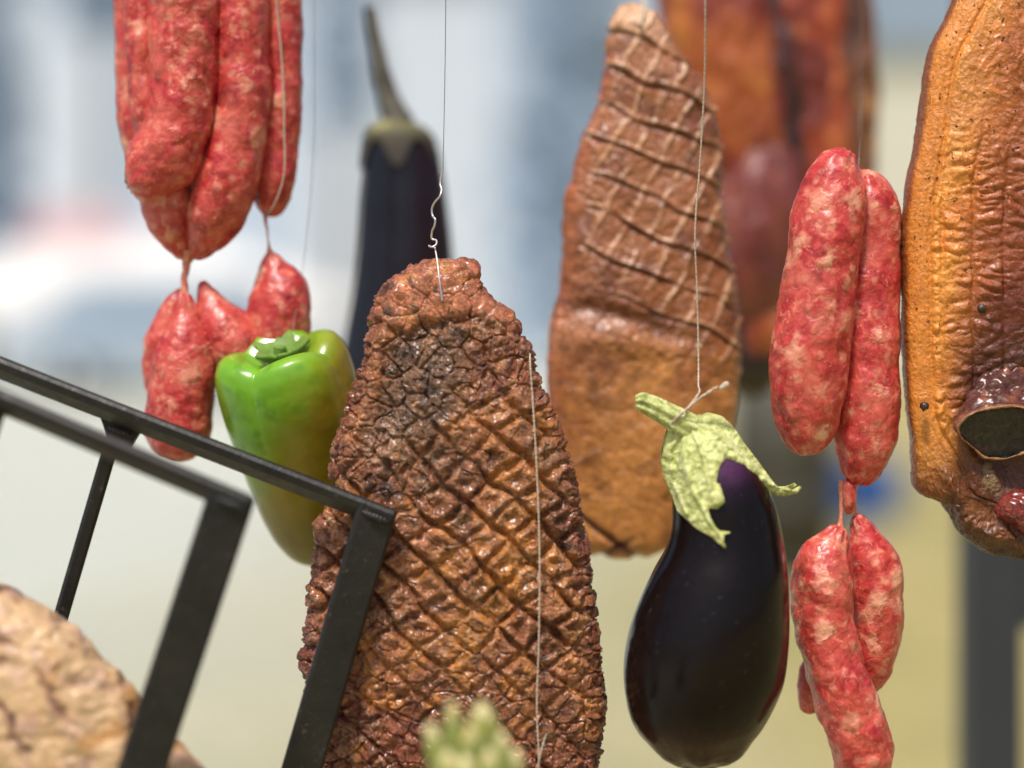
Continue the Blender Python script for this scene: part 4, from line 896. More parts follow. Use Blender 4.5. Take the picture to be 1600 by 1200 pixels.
# ---- vegetables
def build_pepper():
    d = 1.02
    m = M("pepper_skin"); sep = m.n.new("ShaderNodeSeparateXYZ"); m.link(m.co.outputs["Object"], sep.inputs[0])
    a = m.attr(); n = m.noise(60, 4); n2 = m.noise(14, 3)
    c = m.mix(0.25, a.outputs["Color"], m.mix(1.0, a.outputs["Color"], m.ramp(n.outputs[0], [(0.3, g3(0.5)), (0.7, g3(1.3))]), 'MULTIPLY'))
    mat = m.set(color=c, rough=0.3, coat=0.3, coat_rough=0.18, sss=0.08, sss_scale=0.004, sss_rad=(.6, 1, .2), normal=m.bump(m.noise(50, 3).outputs[0], 0.0006))
    nv, nu = 220, 240
    # profile (along the axis from the bottom of the hollow round the calyx, over the shoulder, to the tip)
    prof = [(6, 16), (24, 13), (40, 5), (54, -6), (70, -14), (88, -10), (100, 6), (106, 32), (108, 70), (106, 120), (102, 172), (97, 224), (91, 268), (81, 308), (64, 340), (38, 357), (8, 362)]
    pr = catmull(np.array([(r, h, 0.0) for r, h in prof]), nv)
    a_ = np.linspace(0, 2 * np.pi, nu, endpoint=False); t = np.linspace(0, 1, nv)
    R, H = pr[:, 0][:, None], pr[:, 1][:, None]; A = a_[None]
    top = sstep(0.62, 0.12, t)[:, None]
    lob = np.abs(np.cos(2.0 * (A + 0.25 + 0.1 * np.sin(A)))) ** 0.8
    k = 1 + (0.08 * sstep(0.5, 0.2, t)[:, None] + 0.012) * (lob - 0.75)
    Hh = H - 16 * sstep(0.42, 0.18, t)[:, None] * sstep(0.0, 0.14, t)[:, None] * (lob - 0.7)
    X = R * k * np.cos(A); Q = R * k * np.sin(A) * 0.94
    P = np.stack([X, np.broadcast_to(Hh, X.shape), Q], 2).reshape(-1, 3)
    P += 1.5 * fbm(P, 60, 3, 4)[:, None] * (P / np.maximum(np.linalg.norm(P, axis=1), 1)[:, None])
    hh = P[:, 1].copy(); xx = P[:, 0].copy()
    # colour: green, ripening amber towards the lower right
    amber = sstep(-75, 60, 0.8 * (hh - 85) + 1.0 * xx + 42 * fbm(P, 80, 3, 9))
    c = cmix(np.tile(lin((112, 168, 34)), (len(P), 1)), lin((142, 124, 26)), amber)
    c = cmix(c, lin((104, 92, 20)), sstep(180, 320, hh) * 0.8)
    c = cmix(c, lin((76, 134, 26)), sstep(0.05, 0.4, fbm(P, 30, 3, 12)) * (1 - amber) * 0.6)
    # tilt the crown towards the camera, lean the tip right
    def place(Pt):
        b = math.radians(20); y1 = Pt[:, 1] * math.cos(b) + -Pt[:, 2] * math.sin(b) * -1 * -1; q1 = Pt[:, 2] * math.cos(b) + (-Pt[:, 1]) * math.sin(b)
        y1 = Pt[:, 1] * math.cos(b) + Pt[:, 2] * math.sin(b); g = math.radians(-12)
        x2 = Pt[:, 0] * math.cos(g) - y1 * math.sin(g); y2 = Pt[:, 0] * math.sin(g) + y1 * math.cos(g)
        return np.stack([436 + x2, 556 + y2, q1], 1)
    root = thing("green_pepper", "shiny green bell pepper ripening to amber, hanging left of the diamond-scored slab", "pepper", W(480, 890, d))
    closed_obj("body", place(P), nv, nu, mat, d, root, c)
    # calyx and stem
    gm = plain("pepper_stalk", lin((96, 128, 44)), 0.6, 0, 0.35, 150, normal=None) if False else plain("pepper_stalk", tuple(lin((100, 132, 48))), 0.6, 0, 0.4, 150)
    nr, na = 24, 100; r_ = np.linspace(0.02, 1, nr)[:, None]; A = np.linspace(0, 2 * np.pi, na, endpoint=False)[None]
    ext = 40 + 9 * np.cos(5 * A + .4) ** 3 + 3 * np.sin(9 * A)
    X = r_ * ext * np.cos(A); Q = r_ * ext * np.sin(A); H = np.interp(r_ * ext, [0, 20, 34, 50, 60], [12, 8, -1, -8, -6]) - 6.5 + 0 * A
    top_ = np.stack([X, H, Q], 2).reshape(-1, 3); top_[:, 1] += 1.5 * fbm(top_, 10, 3, 3); bot_ = top_ + np.array([0, 7.0, 0])
    Pc = np.concatenate([top_.reshape(nr, na, 3), bot_.reshape(nr, na, 3)[::-1]]).reshape(-1, 3)
    closed_obj("calyx", place(Pc * np.array([1.0, 1.0, 1.0]) + np.array([6, -7, 0])), nr * 2, na, gm, d, root)
    st, _ = tube([(0, 14, 0, 16), (1, 4, -2, 11), (2, -6, -4, 10), (4, -13, -5, 10)], 50, 24, round_ends=False)
    st += 0.8 * ridged(st, 7, 2, 4)[:, None] * np.array([1, 0, 1])
    st = st * np.array([1, 1, 1]);
    closed_obj("stalk", place(np.stack([st[:, 0], st[:, 1], st[:, 2] - 0], 1)), 50, 24, gm, d, root)
    w_ = thing("twine", "thin thread rising from the stalk stub of the green pepper", "cord", W(450, 520, d))
    p0 = Vector((W(452, 522, d).x, d + .012, W(452, 522, d).z))
    string_obj("cord", [p0, W(470, 440, d + .03), W(486, 300, d + .05), W(490, 0, 1.085), Vector((W(490, 0, d).x, 1.092, 2.203))], 0.0002, MAT_nylon, w_, ply=False)

def eggplant_mat(name, base, red, rough=0.16):
    m = M(name); a = m.attr(); n = m.noise(8, 3); n2 = m.noise(220, 4)
    c = m.mix(1.0, a.outputs["Color"], m.ramp(n2.outputs[0], [(0.35, g3(0.85)), (0.65, g3(1.15))]), 'MULTIPLY')
    return m.set(color=c, rough=m.ramp(m.noise(30, 4).outputs[0], [(0.3, g3(rough)), (0.7, g3(rough + .1))]), coat=0.0, normal=m.bump(m.noise(35, 4).outputs[0], 0.0008, 0.7), spec=0.25)

def build_front_eggplant():
    d = 0.97
    mat = eggplant_mat("aubergine_skin", None, None)
    Lp = [(1092, 655), (1068, 672), (1056, 700), (1050, 740), (1050, 790), (1048, 830), (1040, 856), (1022, 890), (1003, 930), (987, 970), (977, 1010), (974, 1050), (978, 1090), (990, 1130), (1011, 1160), (1041, 1185), (1078, 1199)]
    Rp = [(1108, 655), (1130, 672), (1158, 705), (1186, 738), (1206, 775), (1218, 815), (1226, 860), (1231, 900), (1233, 950), (1230, 1020), (1221, 1070), (1204, 1110), (1179, 1150), (1144, 1185), (1106, 1199)]
    y0, y1 = 655, 1199; nv, nu = 260, 200
    y = y0 + (y1 - y0) * (1 - np.cos(np.linspace(0, np.pi, nv))) / 2
    L = smooth_interp(y, Lp); R = smooth_interp(y, Rp)
    for _ in range(6):
        L[1:-1] = (L[:-2] + L[1:-1] * 2 + L[2:]) / 4; R[1:-1] = (R[:-2] + R[1:-1] * 2 + R[2:]) / 4
    a = np.linspace(0, 2 * np.pi, nu, endpoint=False); c = (L + R) / 2; hw = (R - L) / 2
    P = np.stack([c[:, None] + hw[:, None] * np.cos(a), np.broadcast_to(y[:, None], (nv, nu)), hw[:, None] * np.sin(a)], 2).reshape(-1, 3)
    C = np.stack([np.broadcast_to(c[:, None], (nv, nu)), np.broadcast_to(y[:, None], (nv, nu)), np.zeros((nv, nu))], 2).reshape(-1, 3)
    # a few flat facets and a dimpled tip
    ang = np.tile(a, nv); yy = P[:, 1]
    disp = 2.2 * fbm(P, 120, 2, 3) + sstep(1110, 1190, yy) * 2.2 * np.cos(7 * ang + 1) + 1.2 * sstep(1080, 1150, yy) * ridged(P * np.array([1, .5, 1]), 30, 2, 9)
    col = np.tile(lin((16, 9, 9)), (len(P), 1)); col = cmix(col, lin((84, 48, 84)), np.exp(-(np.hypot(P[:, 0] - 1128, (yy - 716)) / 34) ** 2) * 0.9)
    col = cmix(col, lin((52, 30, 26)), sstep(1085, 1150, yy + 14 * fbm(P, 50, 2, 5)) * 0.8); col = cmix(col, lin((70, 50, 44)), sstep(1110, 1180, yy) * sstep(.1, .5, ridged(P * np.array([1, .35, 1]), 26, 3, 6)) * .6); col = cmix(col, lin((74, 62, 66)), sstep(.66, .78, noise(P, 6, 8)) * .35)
    col = cmix(col, lin((58, 26, 30)), sstep(0.86, 1.0, np.abs(np.cos(ang))) * 0.0)
    P = finish(P, C, nv, nu, disp)
    root = thing("aubergine", "round glossy black aubergine with a pale green cap, left of the marbled sausages", "aubergine", W(1100, 1199, d))
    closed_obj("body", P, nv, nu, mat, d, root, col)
    # --- calyx: leaf outlines laid over the shoulder
    cap_m = M("aubergine_cap"); n = cap_m.noise(170, 5, 0.6, 0.8); n2 = cap_m.noise(900, 3)
    cc = cap_m.ramp(n.outputs[0], [(0.28, tuple(lin((124, 130, 66)))), (0.45, tuple(lin((176, 182, 106)))), (0.62, tuple(lin((216, 218, 150))))])
    at = cap_m.attr(); cc = cap_m.mix(1.0, cc, at.outputs["Color"], 'MULTIPLY')
    capm = cap_m.set(color=cc, rough=0.62, sss=0.15, sss_scale=0.002, sss_rad=(1, 1, .3), normal=cap_m.bump(n.outputs[0], 0.002), sheen=0.2)
    poly = [(1046, 662), (1062, 655), (1085, 650), (1108, 645), (1128, 650), (1143, 664), (1160, 690), (1180, 716), (1196, 738), (1206, 752), (1216, 762), (1232, 763), (1245, 757), (1249, 760), (1240, 768), (1224, 773), (1208, 772),
            (1190, 757), (1172, 738), (1155, 724), (1140, 716), (1127, 712), (1117, 724), (1111, 742), (1111, 752), (1116, 748), (1119, 762), (1122, 775), (1112, 786), (1098, 785), (1101, 798), (1108, 813), (1114, 818), (1131, 820), (1120, 825), (1119, 832), (1123, 846), (1112, 836), (1100, 827), (1082, 818), (1068, 806), (1055, 795), (1048, 772), (1037, 745), (1032, 720), (1036, 695), (1041, 676)]
    hs = P[(P[:, 2] > 0)]
    import bmesh
    from mathutils.bvhtree import BVHTree
    F = grid_faces(nv, nu, True)
    bv = BVHTree.FromPolygons([tuple(v) for v in P], [tuple(f) for f in F])
    px_ = np.array(poly, float)
    # fine regular grid clipped to the outline; border vertices snapped on it
    step = 2.0
    gx = np.arange(1028, 1256, step); gy = np.arange(640, 852, step)
    GX, GY = np.meshgrid(gx, gy, indexing='ij')
    def inside(x, y):
        c_ = np.zeros(x.shape, bool); j = len(px_) - 1
        for i in range(len(px_)):
            xi, yi = px_[i]; xj, yj = px_[j]
            t_ = ((yi > y) != (yj > y)) & (x < (xj - xi) * (y - yi) / (yj - yi + 1e-12) + xi); c_ ^= t_; j = i
        return c_
    def edge_dist(x, y):
        best = np.full(x.shape, 1e9); bx = np.zeros(x.shape); by = np.zeros(x.shape)
        for i in range(len(px_)):
            A_ = px_[i]; B_ = px_[(i + 1) % len(px_)]; dv = B_ - A_; t_ = np.clip(((x - A_[0]) * dv[0] + (y - A_[1]) * dv[1]) / (dv @ dv), 0, 1)
            qx = A_[0] + t_ * dv[0]; qy = A_[1] + t_ * dv[1]; dd = np.hypot(x - qx, y - qy); m_ = dd < best
            best = np.where(m_, dd, best); bx = np.where(m_, qx, bx); by = np.where(m_, qy, by)
        return best, bx, by
    ins = inside(GX, GY); ed, ex, ey = edge_dist(GX, GY)
    keepq = []
    near = ins | (ed < step * 0.75)
    for i in range(len(gx) - 1):
        for j in range(len(gy) - 1):
            if near[i, j] and near[i + 1, j] and near[i + 1, j + 1] and near[i, j + 1] and (ins[i, j] or ins[i + 1, j] or ins[i, j + 1] or ins[i + 1, j + 1]):
                keepq.append(((i, j), (i + 1, j), (i + 1, j + 1), (i, j + 1)))
    idx = {}; VX = []
    for qd in keepq:
        for v in qd:
            if v not in idx: idx[v] = len(VX); VX.append(v)
    Fq = [tuple(idx[v] for v in qd) for qd in keepq]
    from collections import Counter
    ec = Counter()
    for f in Fq:
        for k in range(4): ec[tuple(sorted((f[k], f[(k + 1) % 4])))] += 1
    border = {v for e_, n_ in ec.items() if n_ == 1 for v in e_}
    V2 = np.array([((ex[v], ey[v]) if i in border else (GX[v], GY[v])) for i, v in enumerate(VX)])
    q = np.empty(len(V2))
    for i, (x_, y_) in enumerate(V2):
        h = bv.ray_cast(Vector((x_, y_, 400)), Vector((0, 0, -1)))
        if h[0] is not None and h[1].z > 0.30: q[i] = h[0].z
        else:
            h2 = bv.find_nearest(Vector((x_, y_, 14))); q[i] = h2[0].z * 0.9 if h2[0] is not None else 0
    # smooth the depth over neighbours so that it stands off softly
    nb = [[] for _ in V2]
    for f in Fq:
        for k in range(4): nb[f[k]].append(f[(k + 1) % 4]); nb[f[(k + 1) % 4]].append(f[k])
    for _ in range(22): q = np.array([0.5 * q[i] + 0.5 * np.mean(q[nb[i]]) for i in range(len(q))])
    e2 = edge_dist(V2[:, 0], V2[:, 1])[0]
    curl = np.exp(-(np.hypot(V2[:, 0] - 1119, V2[:, 1] - 770) / 12) ** 2) * 7 + np.exp(-(np.hypot(V2[:, 0] - 1124, V2[:, 1] - 835) / 15) ** 2) * 9 + sstep(1195, 1248, V2[:, 0]) * 12
    P3 = np.stack([V2[:, 0], V2[:, 1], q + 5 + curl], 1)
    # veins and crumples, thin at the rim
    def seg(pts):
        best = np.full(len(V2), 1e9)
        for A_, B_ in zip(pts[:-1], pts[1:]):
            A_ = np.array(A_, float); B_ = np.array(B_, float); dv = B_ - A_; t_ = np.clip(((V2 - A_) @ dv) / (dv @ dv), 0, 1); best = np.minimum(best, np.linalg.norm(V2 - A_ - t_[:, None] * dv, axis=1))
        return best
    vein = np.zeros(len(V2))
    for pts in ([(1070, 660), (1062, 700), (1075, 760), (1100, 805), (1118, 830)], [(1075, 660), (1090, 700), (1098, 740), (1104, 780)], [(1085, 658), (1120, 680), (1160, 712), (1200, 755), (1240, 765)], [(1066, 664), (1045, 700), (1048, 750), (1065, 795)]):
        vein = np.maximum(vein, np.exp(-(seg(pts) / 3.2) ** 2))
    P3[:, 2] += 6.5 * vein + 5 * fbm(P3, 24, 3, 4) + 3.4 * ridged(P3, 11, 3, 6) - 3.0 * np.exp(-(e2 / 4) ** 2)
    ccol = np.ones((len(P3), 3)) * (1 + 0.25 * fbm(P3, 22, 3, 3))[:, None]; ccol = cmix(ccol, np.array([.62, .70, .50]), sstep(0.05, .5, fbm(P3, 12, 3, 13)) * .8); ccol = cmix(ccol, np.array([1.15, 1.12, 1.2]), vein * 0.7); ccol = cmix(ccol, np.array([1.12, 0.92, 0.7]), np.exp(-(e2 / 2.5) ** 2) * 0.5 + sstep(800, 840, P3[:, 1]) * 0.5)  # darker green blotches paint in shadow areas between the veins
    back = P3.copy(); back[:, 2] = P3[:, 2] - 3.0
    nV = len(P3); Fb = [tuple(nV + v for v in f[::-1]) for f in Fq]; side = []
    for f in Fq:
        for k in range(4):
            a1, b1 = f[k], f[(k + 1) % 4]
            if ec[tuple(sorted((a1, b1)))] == 1: side.append((b1, a1, nV + a1, nV + b1))
    mesh_obj("calyx", world(np.concatenate([P3, back]), d), Fq + Fb + side, capm, root, np.concatenate([ccol, ccol]))
    # the far half of the cap, mirrored behind the neck
    fr = P3.copy(); keep = fr[:, 0] * 0 == 0
    far = fr * np.array([1, 1, -1]); far2 = far.copy(); far2[:, 2] += 3
    mesh_obj("calyx", world(np.concatenate([far, far2]), d), [f[::-1] for f in Fq] + [tuple(nV + v for v in f) for f in Fq] + [s_[::-1] for s_ in side], capm, root, np.concatenate([ccol, ccol]))
    # stalk
    st, sc = tube([(1082, 672, 8, 22), (1066, 662, 12, 21), (1048, 650, 16, 17), (1030, 640, 18, 15), (1012, 631, 18, 14), (1000, 627, 18, 12), (993, 627, 18, 8)], 90, 48, round_ends=False)
    st = finish(st, sc, 90, 48, 2.2 * np.cos(7 * np.tile(np.linspace(0, 2 * np.pi, 48, endpoint=False), 90)) + 1.8 * ridged(st * np.array([.35, .8, 1.2]), 12, 3, 4) + 1.0 * fbm(st, 10, 3, 5))
    closed_obj("stalk", st, 90, 48, capm, d, root, cmix(np.ones((len(st), 3)), np.array([.55, .6, .42]), sstep(.0, .4, fbm(st, 9, 3, 7)) * .8))
    # thread round the stalk, one end sticking out with a frayed tip
    w_ = thing("hanging_thread", "pale thread looped round the stalk of the round black aubergine, rising before the square-scored slab", "thread", W(1075, 660, d))
    q_ = lambda x, y, z: W(x, y, d - z * K * d)
    string_obj("loop", [q_(1045, 672, 8), q_(1047, 666, 26), q_(1054, 656, 36), q_(1064, 646, 38), q_(1074, 638, 26), q_(1078, 636, 8), q_(1070, 645, -10), q_(1055, 662, -12), q_(1045, 672, 8)], 0.0008, MAT_string, w_)
    string_obj("loose_end", [q_(1048, 666, 26), q_(1064, 648, 38), q_(1082, 631, 40), q_(1102, 616, 42), q_(1122, 604, 44)], 0.0008, MAT_string, w_)
    P_, C_ = tube([(1119, 606, 44, 2.4), (1125, 602, 44, 4.4), (1130, 598, 44, 4.6), (1133, 595, 44, 2)], 20, 16)
    closed_obj("frayed_tip", P_, 20, 16, MAT_string, d, w_)
    string_obj("thread", [q_(1074, 638, 26), q_(1088, 620, 20), W(1091, 600, .985), W(1089, 450, 0.99), W(1086, 370, 0.985), W(1094, 250, .98), W(1101, 120, .97), W(1102, 0, .955), W(1100, -160, .945), Vector((W(1100, 0, .94).x, .932, 2.203))], 0.0006, MAT_string, w_)

def build_back_eggplant():
    d = 1.24
    mat = eggplant_mat("aubergine_skin_dull", None, None, 0.28)
    Lp = [(600, 196), (580, 208), (571, 235), (567, 270), (563, 320), (557, 390), (552, 440), (545, 490), (535, 550), (527, 610), (516, 700), (520, 790), (550, 870), (600, 905)]
    Rp = [(645, 196), (666, 204), (678, 225), (690, 265), (697, 300), (704, 350), (709, 400), (714, 460), (720, 540), (724, 620), (724, 700), (716, 790), (690, 870), (640, 905)]
    y0, y1 = 196, 905; nv, nu = 120, 90
    y = y0 + (y1 - y0) * (1 - np.cos(np.linspace(0, np.pi, nv))) / 2
    L = smooth_interp(y, Lp); R = smooth_interp(y, Rp); a = np.linspace(0, 2 * np.pi, nu, endpoint=False); c = (L + R) / 2; hw = (R - L) / 2
    P = np.stack([c[:, None] + hw[:, None] * np.cos(a), np.broadcast_to(y[:, None], (nv, nu)), hw[:, None] * np.sin(a)], 2).reshape(-1, 3)
    C = np.stack([np.broadcast_to(c[:, None], (nv, nu)), np.broadcast_to(y[:, None], (nv, nu)), np.zeros((nv, nu))], 2).reshape(-1, 3)
    P = finish(P, C, nv, nu, 3 * fbm(P, 90, 2, 3))
    col = np.tile(lin((32, 33, 42)), (len(P), 1)); col = cmix(col, lin((38, 24, 31)), sstep(-0.2, 0.3, fbm(P, 150, 2, 5) + 0.004 * (P[:, 0] - 620)))  # bluer left side: a faint sheen put into the skin colour
    root = thing("aubergine", "long dark aubergine with a tall thin stalk, hanging behind the diamond-scored slab", "aubergine", W(620, 905, d))
    closed_obj("body", P, nv, nu, mat, d, root, col)
    # cap
    nr, na = 40, 120; A = np.linspace(0, 2 * np.pi, na, endpoint=False)
    ext = 36 + 44 * np.clip(np.cos(2.5 * (A - 0.35)) ** 2, 0, 1) ** 1.5
    tt = np.linspace(0, 1, nr)
    yy = 186 + tt[:, None] * ext[None]; hwf = np.interp(yy, [186, 192, 200, 215, 250, 300], [14, 30, 46, 56, 63, 70]); cf = np.interp(yy, [186, 215, 300], [618, 624, 631])
    Pt = np.stack([cf + hwf * np.cos(A), yy, hwf * np.sin(A)], 2); Pi = Pt.copy(); Pi[:, :, 0] = cf + (hwf - 5) * np.cos(A); Pi[:, :, 2] = (hwf - 5) * np.sin(A)
    PP = np.concatenate([Pt, Pi[::-1]]).reshape(-1, 3); cc = np.tile(lin((88, 82, 62)), (len(PP), 1)); cc = cmix(cc, lin((176, 170, 104)), sstep(214, 198, PP[:, 1]) * (0.35 + 0.5 * (PP[:, 0] < 610))); cc = cmix(cc, lin((62, 52, 50)), sstep(215, 245, PP[:, 1]) * 0.8)
    m2 = meat_mat("dry_cap", rough=(.6, .8), coat=0, sss=0)
    closed_obj("calyx", PP, nr * 2, na, m2, d, root, cc)
    st, sc = tube([(624, 196, 0, 26), (616, 178, 0, 21), (606, 150, 0, 17), (596, 110, 0, 14), (588, 70, 0, 11), (582, 36, 0, 10), (577, 12, 0, 8)], 70, 30, round_ends=False)
    st = finish(st, sc, 70, 30, 1.5 * ridged(st * np.array([1, .3, 1]), 12, 2, 4))
    c2 = np.tile(lin((112, 108, 98)), (len(st), 1)); c2 = cmix(c2, lin((78, 70, 56)), sstep(-.2, .3, fbm(st, 20, 3, 4)))
    closed_obj("stalk", st, 70, 30, m2, d, root, c2)
    w_ = thing("twine", "fine thread at the tip of the tall thin stalk of the long aubergine", "cord", W(580, 20, d))
    string_obj("cord", [W(580, 18, d), W(577, -10, d), W(576, -200, d), Vector((W(576, 0, d).x, 1.202, 2.203))], 0.0004, MAT_wire, w_, ply=False)

def build_background_joints():
    d = 1.40
    def joint(label, pieces, loc, rope, cat="meat", name="smoked_joint"):
        root = thing(name, label, cat, W(loc[0], loc[1], d))
        for (pn, pts, cols, sd, fl) in pieces:
            P, C = tube(pts, 130, 80, flat=fl)
            disp = 9 * fbm(P * np.array([1, .5, 1]), 60, 3, sd) + 6 * ridged(P * np.array([1.4, .5, 1]), 34, 3, sd + 1)
            c = np.tile(lin(cols[0]), (len(P), 1)); c = cmix(c, lin(cols[1]), sstep(-0.1, 0.3, fbm(P * np.array([1, .4, 1]), 60, 3, sd + 2))); c = cmix(c, lin(cols[2]), sstep(0.15, 0.4, fbm(P * np.array([1, .5, 1]), 40, 3, sd + 3)))
            P = finish(P, C, 130, 80, disp); closed_obj(pn, P, 130, 80, MAT_soft, d, root, c)
        string_obj("cord", [W(rope[0], rope[1], d), W(rope[0], rope[1] - 60, d), Vector((W(rope[0], 0, d).x, 1.452, 2.203))], 0.0014, MAT_string, root)
    joint("blurred orange-brown joint behind the narrow top of the square-scored slab", [
        ("meat", [(1090, -190, 0, 30), (1100, -120, 0, 66), (1112, 0, 0, 84), (1138, 110, 0, 84), (1160, 200, 0, 74), (1175, 270, 0, 60), (1182, 330, 0, 24)], ((190, 98, 44), (140, 50, 34), (214, 134, 48)), 5, .6)], (1165, 320), (1090, -180))
    joint("blurred dark red joint hanging above the marbled sausages", [
        ("meat", [(1190, -190, 10, 26), (1206, -120, -10, 50), (1208, 0, -10, 58), (1222, 120, -10, 60), (1232, 240, -10, 56), (1236, 360, -10, 40), (1238, 420, -10, 20)], ((84, 32, 26), (58, 24, 20), (120, 52, 34)), 15, .6),
        ("meat", [(1262, -190, 0, 30), (1262, -120, 0, 52), (1266, 0, 0, 56), (1275, 120, 0, 52), (1284, 220, 0, 46), (1290, 300, 0, 36), (1292, 360, 0, 14)], ((178, 74, 42), (120, 42, 30), (206, 112, 56)), 25, .6)], (1285, 360), (1262, -180))
    joint("blurred brown rib strip with tan patches, above the right-hand marbled sausage", [
        ("meat", [(1330, -190, 0, 20), (1326, -120, 0, 32), (1330, 0, 0, 30), (1338, 90, 0, 31), (1342, 180, 0, 28), (1340, 260, 0, 24), (1338, 320, 0, 10)], ((128, 78, 48), (84, 48, 34), (190, 140, 90)), 35, .7)], (1340, 320), (1330, -180))
    joint("blurred reddish lump of meat just left of the top of the marbled sausages", [
        ("meat", [(1212, 226, 20, 18), (1196, 270, 24, 50), (1184, 330, 24, 70), (1178, 400, 22, 70), (1178, 460, 20, 56), (1182, 510, 20, 22)], ((146, 70, 60), (110, 48, 44), (166, 92, 66)), 45, .7),
        ("fat_edge", [(1196, 440, 16, 16), (1196, 480, 20, 30), (1192, 520, 20, 32), (1180, 552, 18, 14)], ((196, 92, 50), (170, 74, 44), (206, 120, 70)), 55, .7),
        ("charred_end", [(1160, 470, -20, 20), (1164, 525, -20, 50), (1172, 575, -20, 54), (1180, 620, -20, 24)], ((38, 26, 24), (30, 22, 20), (60, 44, 36)), 65, .7)], (1180, 620), (1208, 240))

# ---- steel rack in front
def strip(pts_list, wdir, w, th, bevel_k=0.3):
    """flat bar: polyline of world points, width vector direction wdir, bent round corners already in the points"""
    pts = [Vector(p) for p in pts_list]; n = len(pts); wd = Vector(wdir).normalized()
    V = []; F = []
    bev = min(th, w) * bevel_k
    for i, p in enumerate(pts):
        t = ((pts[min(i + 1, n - 1)] - p).normalized() + (p - pts[max(i - 1, 0)]).normalized()).normalized()
        nn = t.cross(wd).normalized()
        k = 1.0
        if 0 < i < n - 1:
            t1 = (p - pts[i - 1]).normalized(); k = 1 / max(0.7, t.dot(t1))
        hw, ht = w / 2, th / 2 * k
        for u, v in ((-hw + bev, -ht), (hw - bev, -ht), (hw, -ht + bev), (hw, ht - bev), (hw - bev, ht), (-hw + bev, ht), (-hw, ht - bev), (-hw, -ht + bev)):
            V.append(tuple(p + wd * u + nn * v))
    for i in range(n - 1):
        for j in range(8): F.append((i * 8 + j, i * 8 + (j + 1) % 8, (i + 1) * 8 + (j + 1) % 8, (i + 1) * 8 + j))
    F.append(tuple(range(7, -1, -1))); F.append(tuple((n - 1) * 8 + j for j in range(8)))
    return V, F

def build_rack():
    root = thing("steel_rack", "black flat-bar steel rack leaning in front of the green pepper and diamond-scored slab", "rack", W(240, 1500, .92))
    def bent(p0, corner, p1, wdir, w, th, name="bar", r=0.006):
        p0, c, p1 = Vector(p0), Vector(corner), Vector(p1); a = (p0 - c).normalized(); b = (p1 - c).normalized()
        arc = []
        for k in range(9):
            t = k / 8; arc.append((c + a * r) * (1 - t) ** 2 + c * 2 * t * (1 - t) + (c + b * r) * t * t)
        V, F = strip([p0, *arc, p1], wdir, w, th)
        return mesh_obj(name, V, F, MAT_iron, root, smooth=False)
    def Q(x, y, d): return W(x, y, d)
    # width direction: mostly across the view, tipped so that the upper face shows narrow and bright
    # far U
    d1 = .955
    e = Q(606, 806, d1); L0 = Q(-260, 462, d1 + .01); B0 = Q(440, 1330, d1)
    along = (L0 - e).normalized(); down = (B0 - e).normalized()
    return root, bent, Q

def slab_bar(name, A, B, wdir, w, th, mat, root, r=None):
    V, F = strip([A, B], wdir, w, th)
    return mesh_obj(name, V, F, mat, root, smooth=False)

def build_rack2():
    root = thing("steel_rack", "black flat-bar steel rack leaning in front of the green pepper and diamond-scored slab", "rack", W(240, 1500, .92))
    def rail(pts, h_, w_, name="rail"):
        """square-ish bar: h_ in the picture's height, w_ in depth"""
        pts = [Vector(p) for p in pts]; t = (pts[-1] - pts[0]).normalized()
        wd = Vector((0, 1, 0)) - t * t.y; wd = wd.normalized()
        wd = (wd * math.cos(.6) - t.cross(wd) * math.sin(.6)).normalized()
        V, F = strip(pts, wd, w_, h_, 0.36); return mesh_obj(name, V, F, MAT_iron, root, smooth=False)
    def leg(A, B, w_, depth, name="leg"):
        t = (B - A).normalized(); wd = t.cross(Vector((0, 1, 0))).normalized()
        wd = (wd * math.cos(.18) + Vector((0, 1, 0)) * math.sin(.18)).normalized()
        V, F = strip([A, B], wd, w_, depth); return mesh_obj(name, V, F, MAT_iron, root, smooth=False)
    k = K
    # far side: rail from upper left to its corner, leg down
    d = .955
    rail([W(-300, 458, d), W(612, 812, d)], .0078, .016)
    leg(W(591, 791, d - .003), W(434, 1330, d - .004), .0215, .006)
    # near side
    d = .875
    rail([W(-300, 498, d), W(387, 791, d)], .0078, .016)
    leg(W(364, 769, d - .003), W(180, 1330, d - .004), .0235, .006)
    # thin inner stay
    d = .965
    leg(W(186, 654, d + .004), W(70, 1050, d + .004), .0082, .006, name="stay")
    V = [(156, 648, 0), (220, 672, 0), (195, 714, 0), (176, 706, 0)]
    P = np.array([(x, y, q) for q in (3, -14) for x, y, _ in V], float)
    mesh_obj("gusset", world(P, d), [(0, 1, 2, 3), (7, 6, 5, 4), (0, 4, 5, 1), (1, 5, 6, 2), (2, 6, 7, 3), (3, 7, 4, 0)], MAT_iron, root, smooth=False)
    leg(W(-4, 640, .88), W(-130, 1050, .88), .0082, .006, name="stay")
    for (x_, y_, dd, s0) in ((586, 806, .955, 1), (362, 786, .875, 1.1), (190, 672, .965, .8)):
        PP, CC = tube([(x_ - 22 * s0, y_ - 8 * s0, 6, 3), (x_ - 8 * s0, y_ - 2 * s0, 8, 5 * s0), (x_ + 10 * s0, y_ + 5 * s0, 8, 5 * s0), (x_ + 22 * s0, y_ + 10 * s0, 6, 3)], 40, 20)
        PP = finish(PP, CC, 40, 20, 1.3 * np.abs(np.sin(PP[:, 0] * .55))); closed_obj("weld_bead", PP, 40, 20, MAT_iron, dd - .004, root)
    # lower ties below the picture joining both sides
    A, B = W(434, 1328, .951), W(180, 1328, .871)
    V, F = strip([A, B], (0, 0, 1), .02, .005); mesh_obj("tie", V, F, MAT_iron, root, smooth=False)

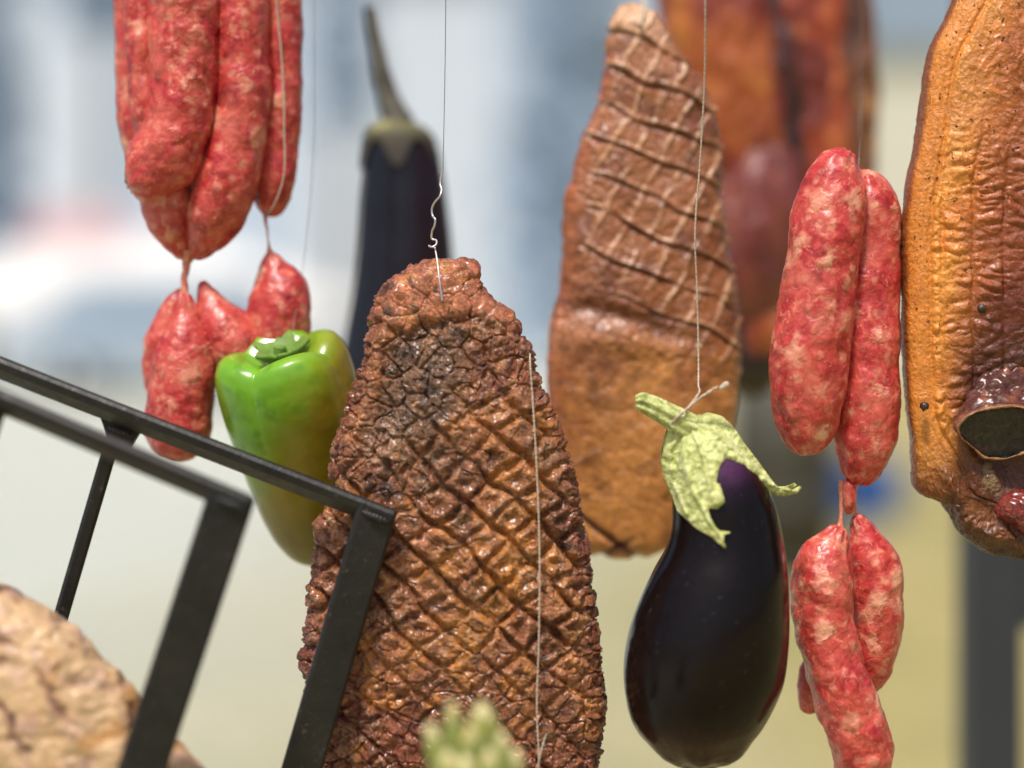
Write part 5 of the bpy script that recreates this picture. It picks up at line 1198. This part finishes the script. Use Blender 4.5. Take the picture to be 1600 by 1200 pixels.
def build_foreground_green():
    d = 0.79
    m = M("pale_green_bract"); a = m.attr(); n = m.noise(200, 4)
    c = m.mix(1.0, a.outputs["Color"], m.ramp(n.outputs[0], [(0.3, g3(0.8)), (0.7, g3(1.1))]), 'MULTIPLY')
    mat = m.set(color=c, rough=0.5, sss=0.15, sss_scale=0.003, sss_rad=(.8, 1, .3))
    root = thing("green_vegetable", "blurred pale green vegetable top with short pointed leaf tips, nearest the camera at the bottom", "vegetable", W(745, 1400, d))
    P, C = tube([(748, 1150, -20, 14), (748, 1180, -20, 44), (746, 1240, -20, 64), (745, 1320, -20, 60), (745, 1400, -20, 20)], 60, 48)
    closed_obj("heart", P, 60, 48, mat, d, root, np.tile(lin((134, 142, 78)), (len(P), 1)))
    tips = [(672, 1128, 690, 1210, 15, 6), (706, 1096, 712, 1190, 15, 2), (754, 1094, 752, 1190, 22, 10), (735, 1125, 733, 1200, 14, 34), (785, 1142, 782, 1220, 15, 8), (808, 1170, 798, 1240, 14, 0), (730, 1168, 728, 1240, 19, 44), (700, 1165, 706, 1240, 17, 32), (765, 1160, 762, 1240, 16, 40), (760, 1110, 790, 1215, 14, -30)]
    for k, (tx, ty, bx, by, r, q) in enumerate(tips):
        P, C = tube([(tx, ty, q - 4, 4), (tx + (bx - tx) * .15, ty + (by - ty) * .2, q, r * .72), (tx + (bx - tx) * .5, ty + (by - ty) * .5, q + 2, r), (bx, by, q, r * 1.15), (bx + (745 - bx) * .4, by + 60, q - 10, r * .8)], 50, 28, flat=.6)
        c = np.tile(lin((132, 142, 72)), (len(P), 1)); c = cmix(c, lin((214, 200, 148)), sstep(ty + 38, ty + 4, P[:, 1]) * .9); c = cmix(c, lin((170, 150, 60)), sstep(.1, .4, fbm(P, 26, 2, k)) * .6)
        closed_obj("leaf_tip", P, 50, 28, mat, d, root, c)

build_front_meat(); build_back_meat(); build_rib_side(); build_plain_joint(); build_sausages()
build_pepper(); build_front_eggplant(); build_back_eggplant(); build_background_joints(); build_rack2(); build_foreground_green()
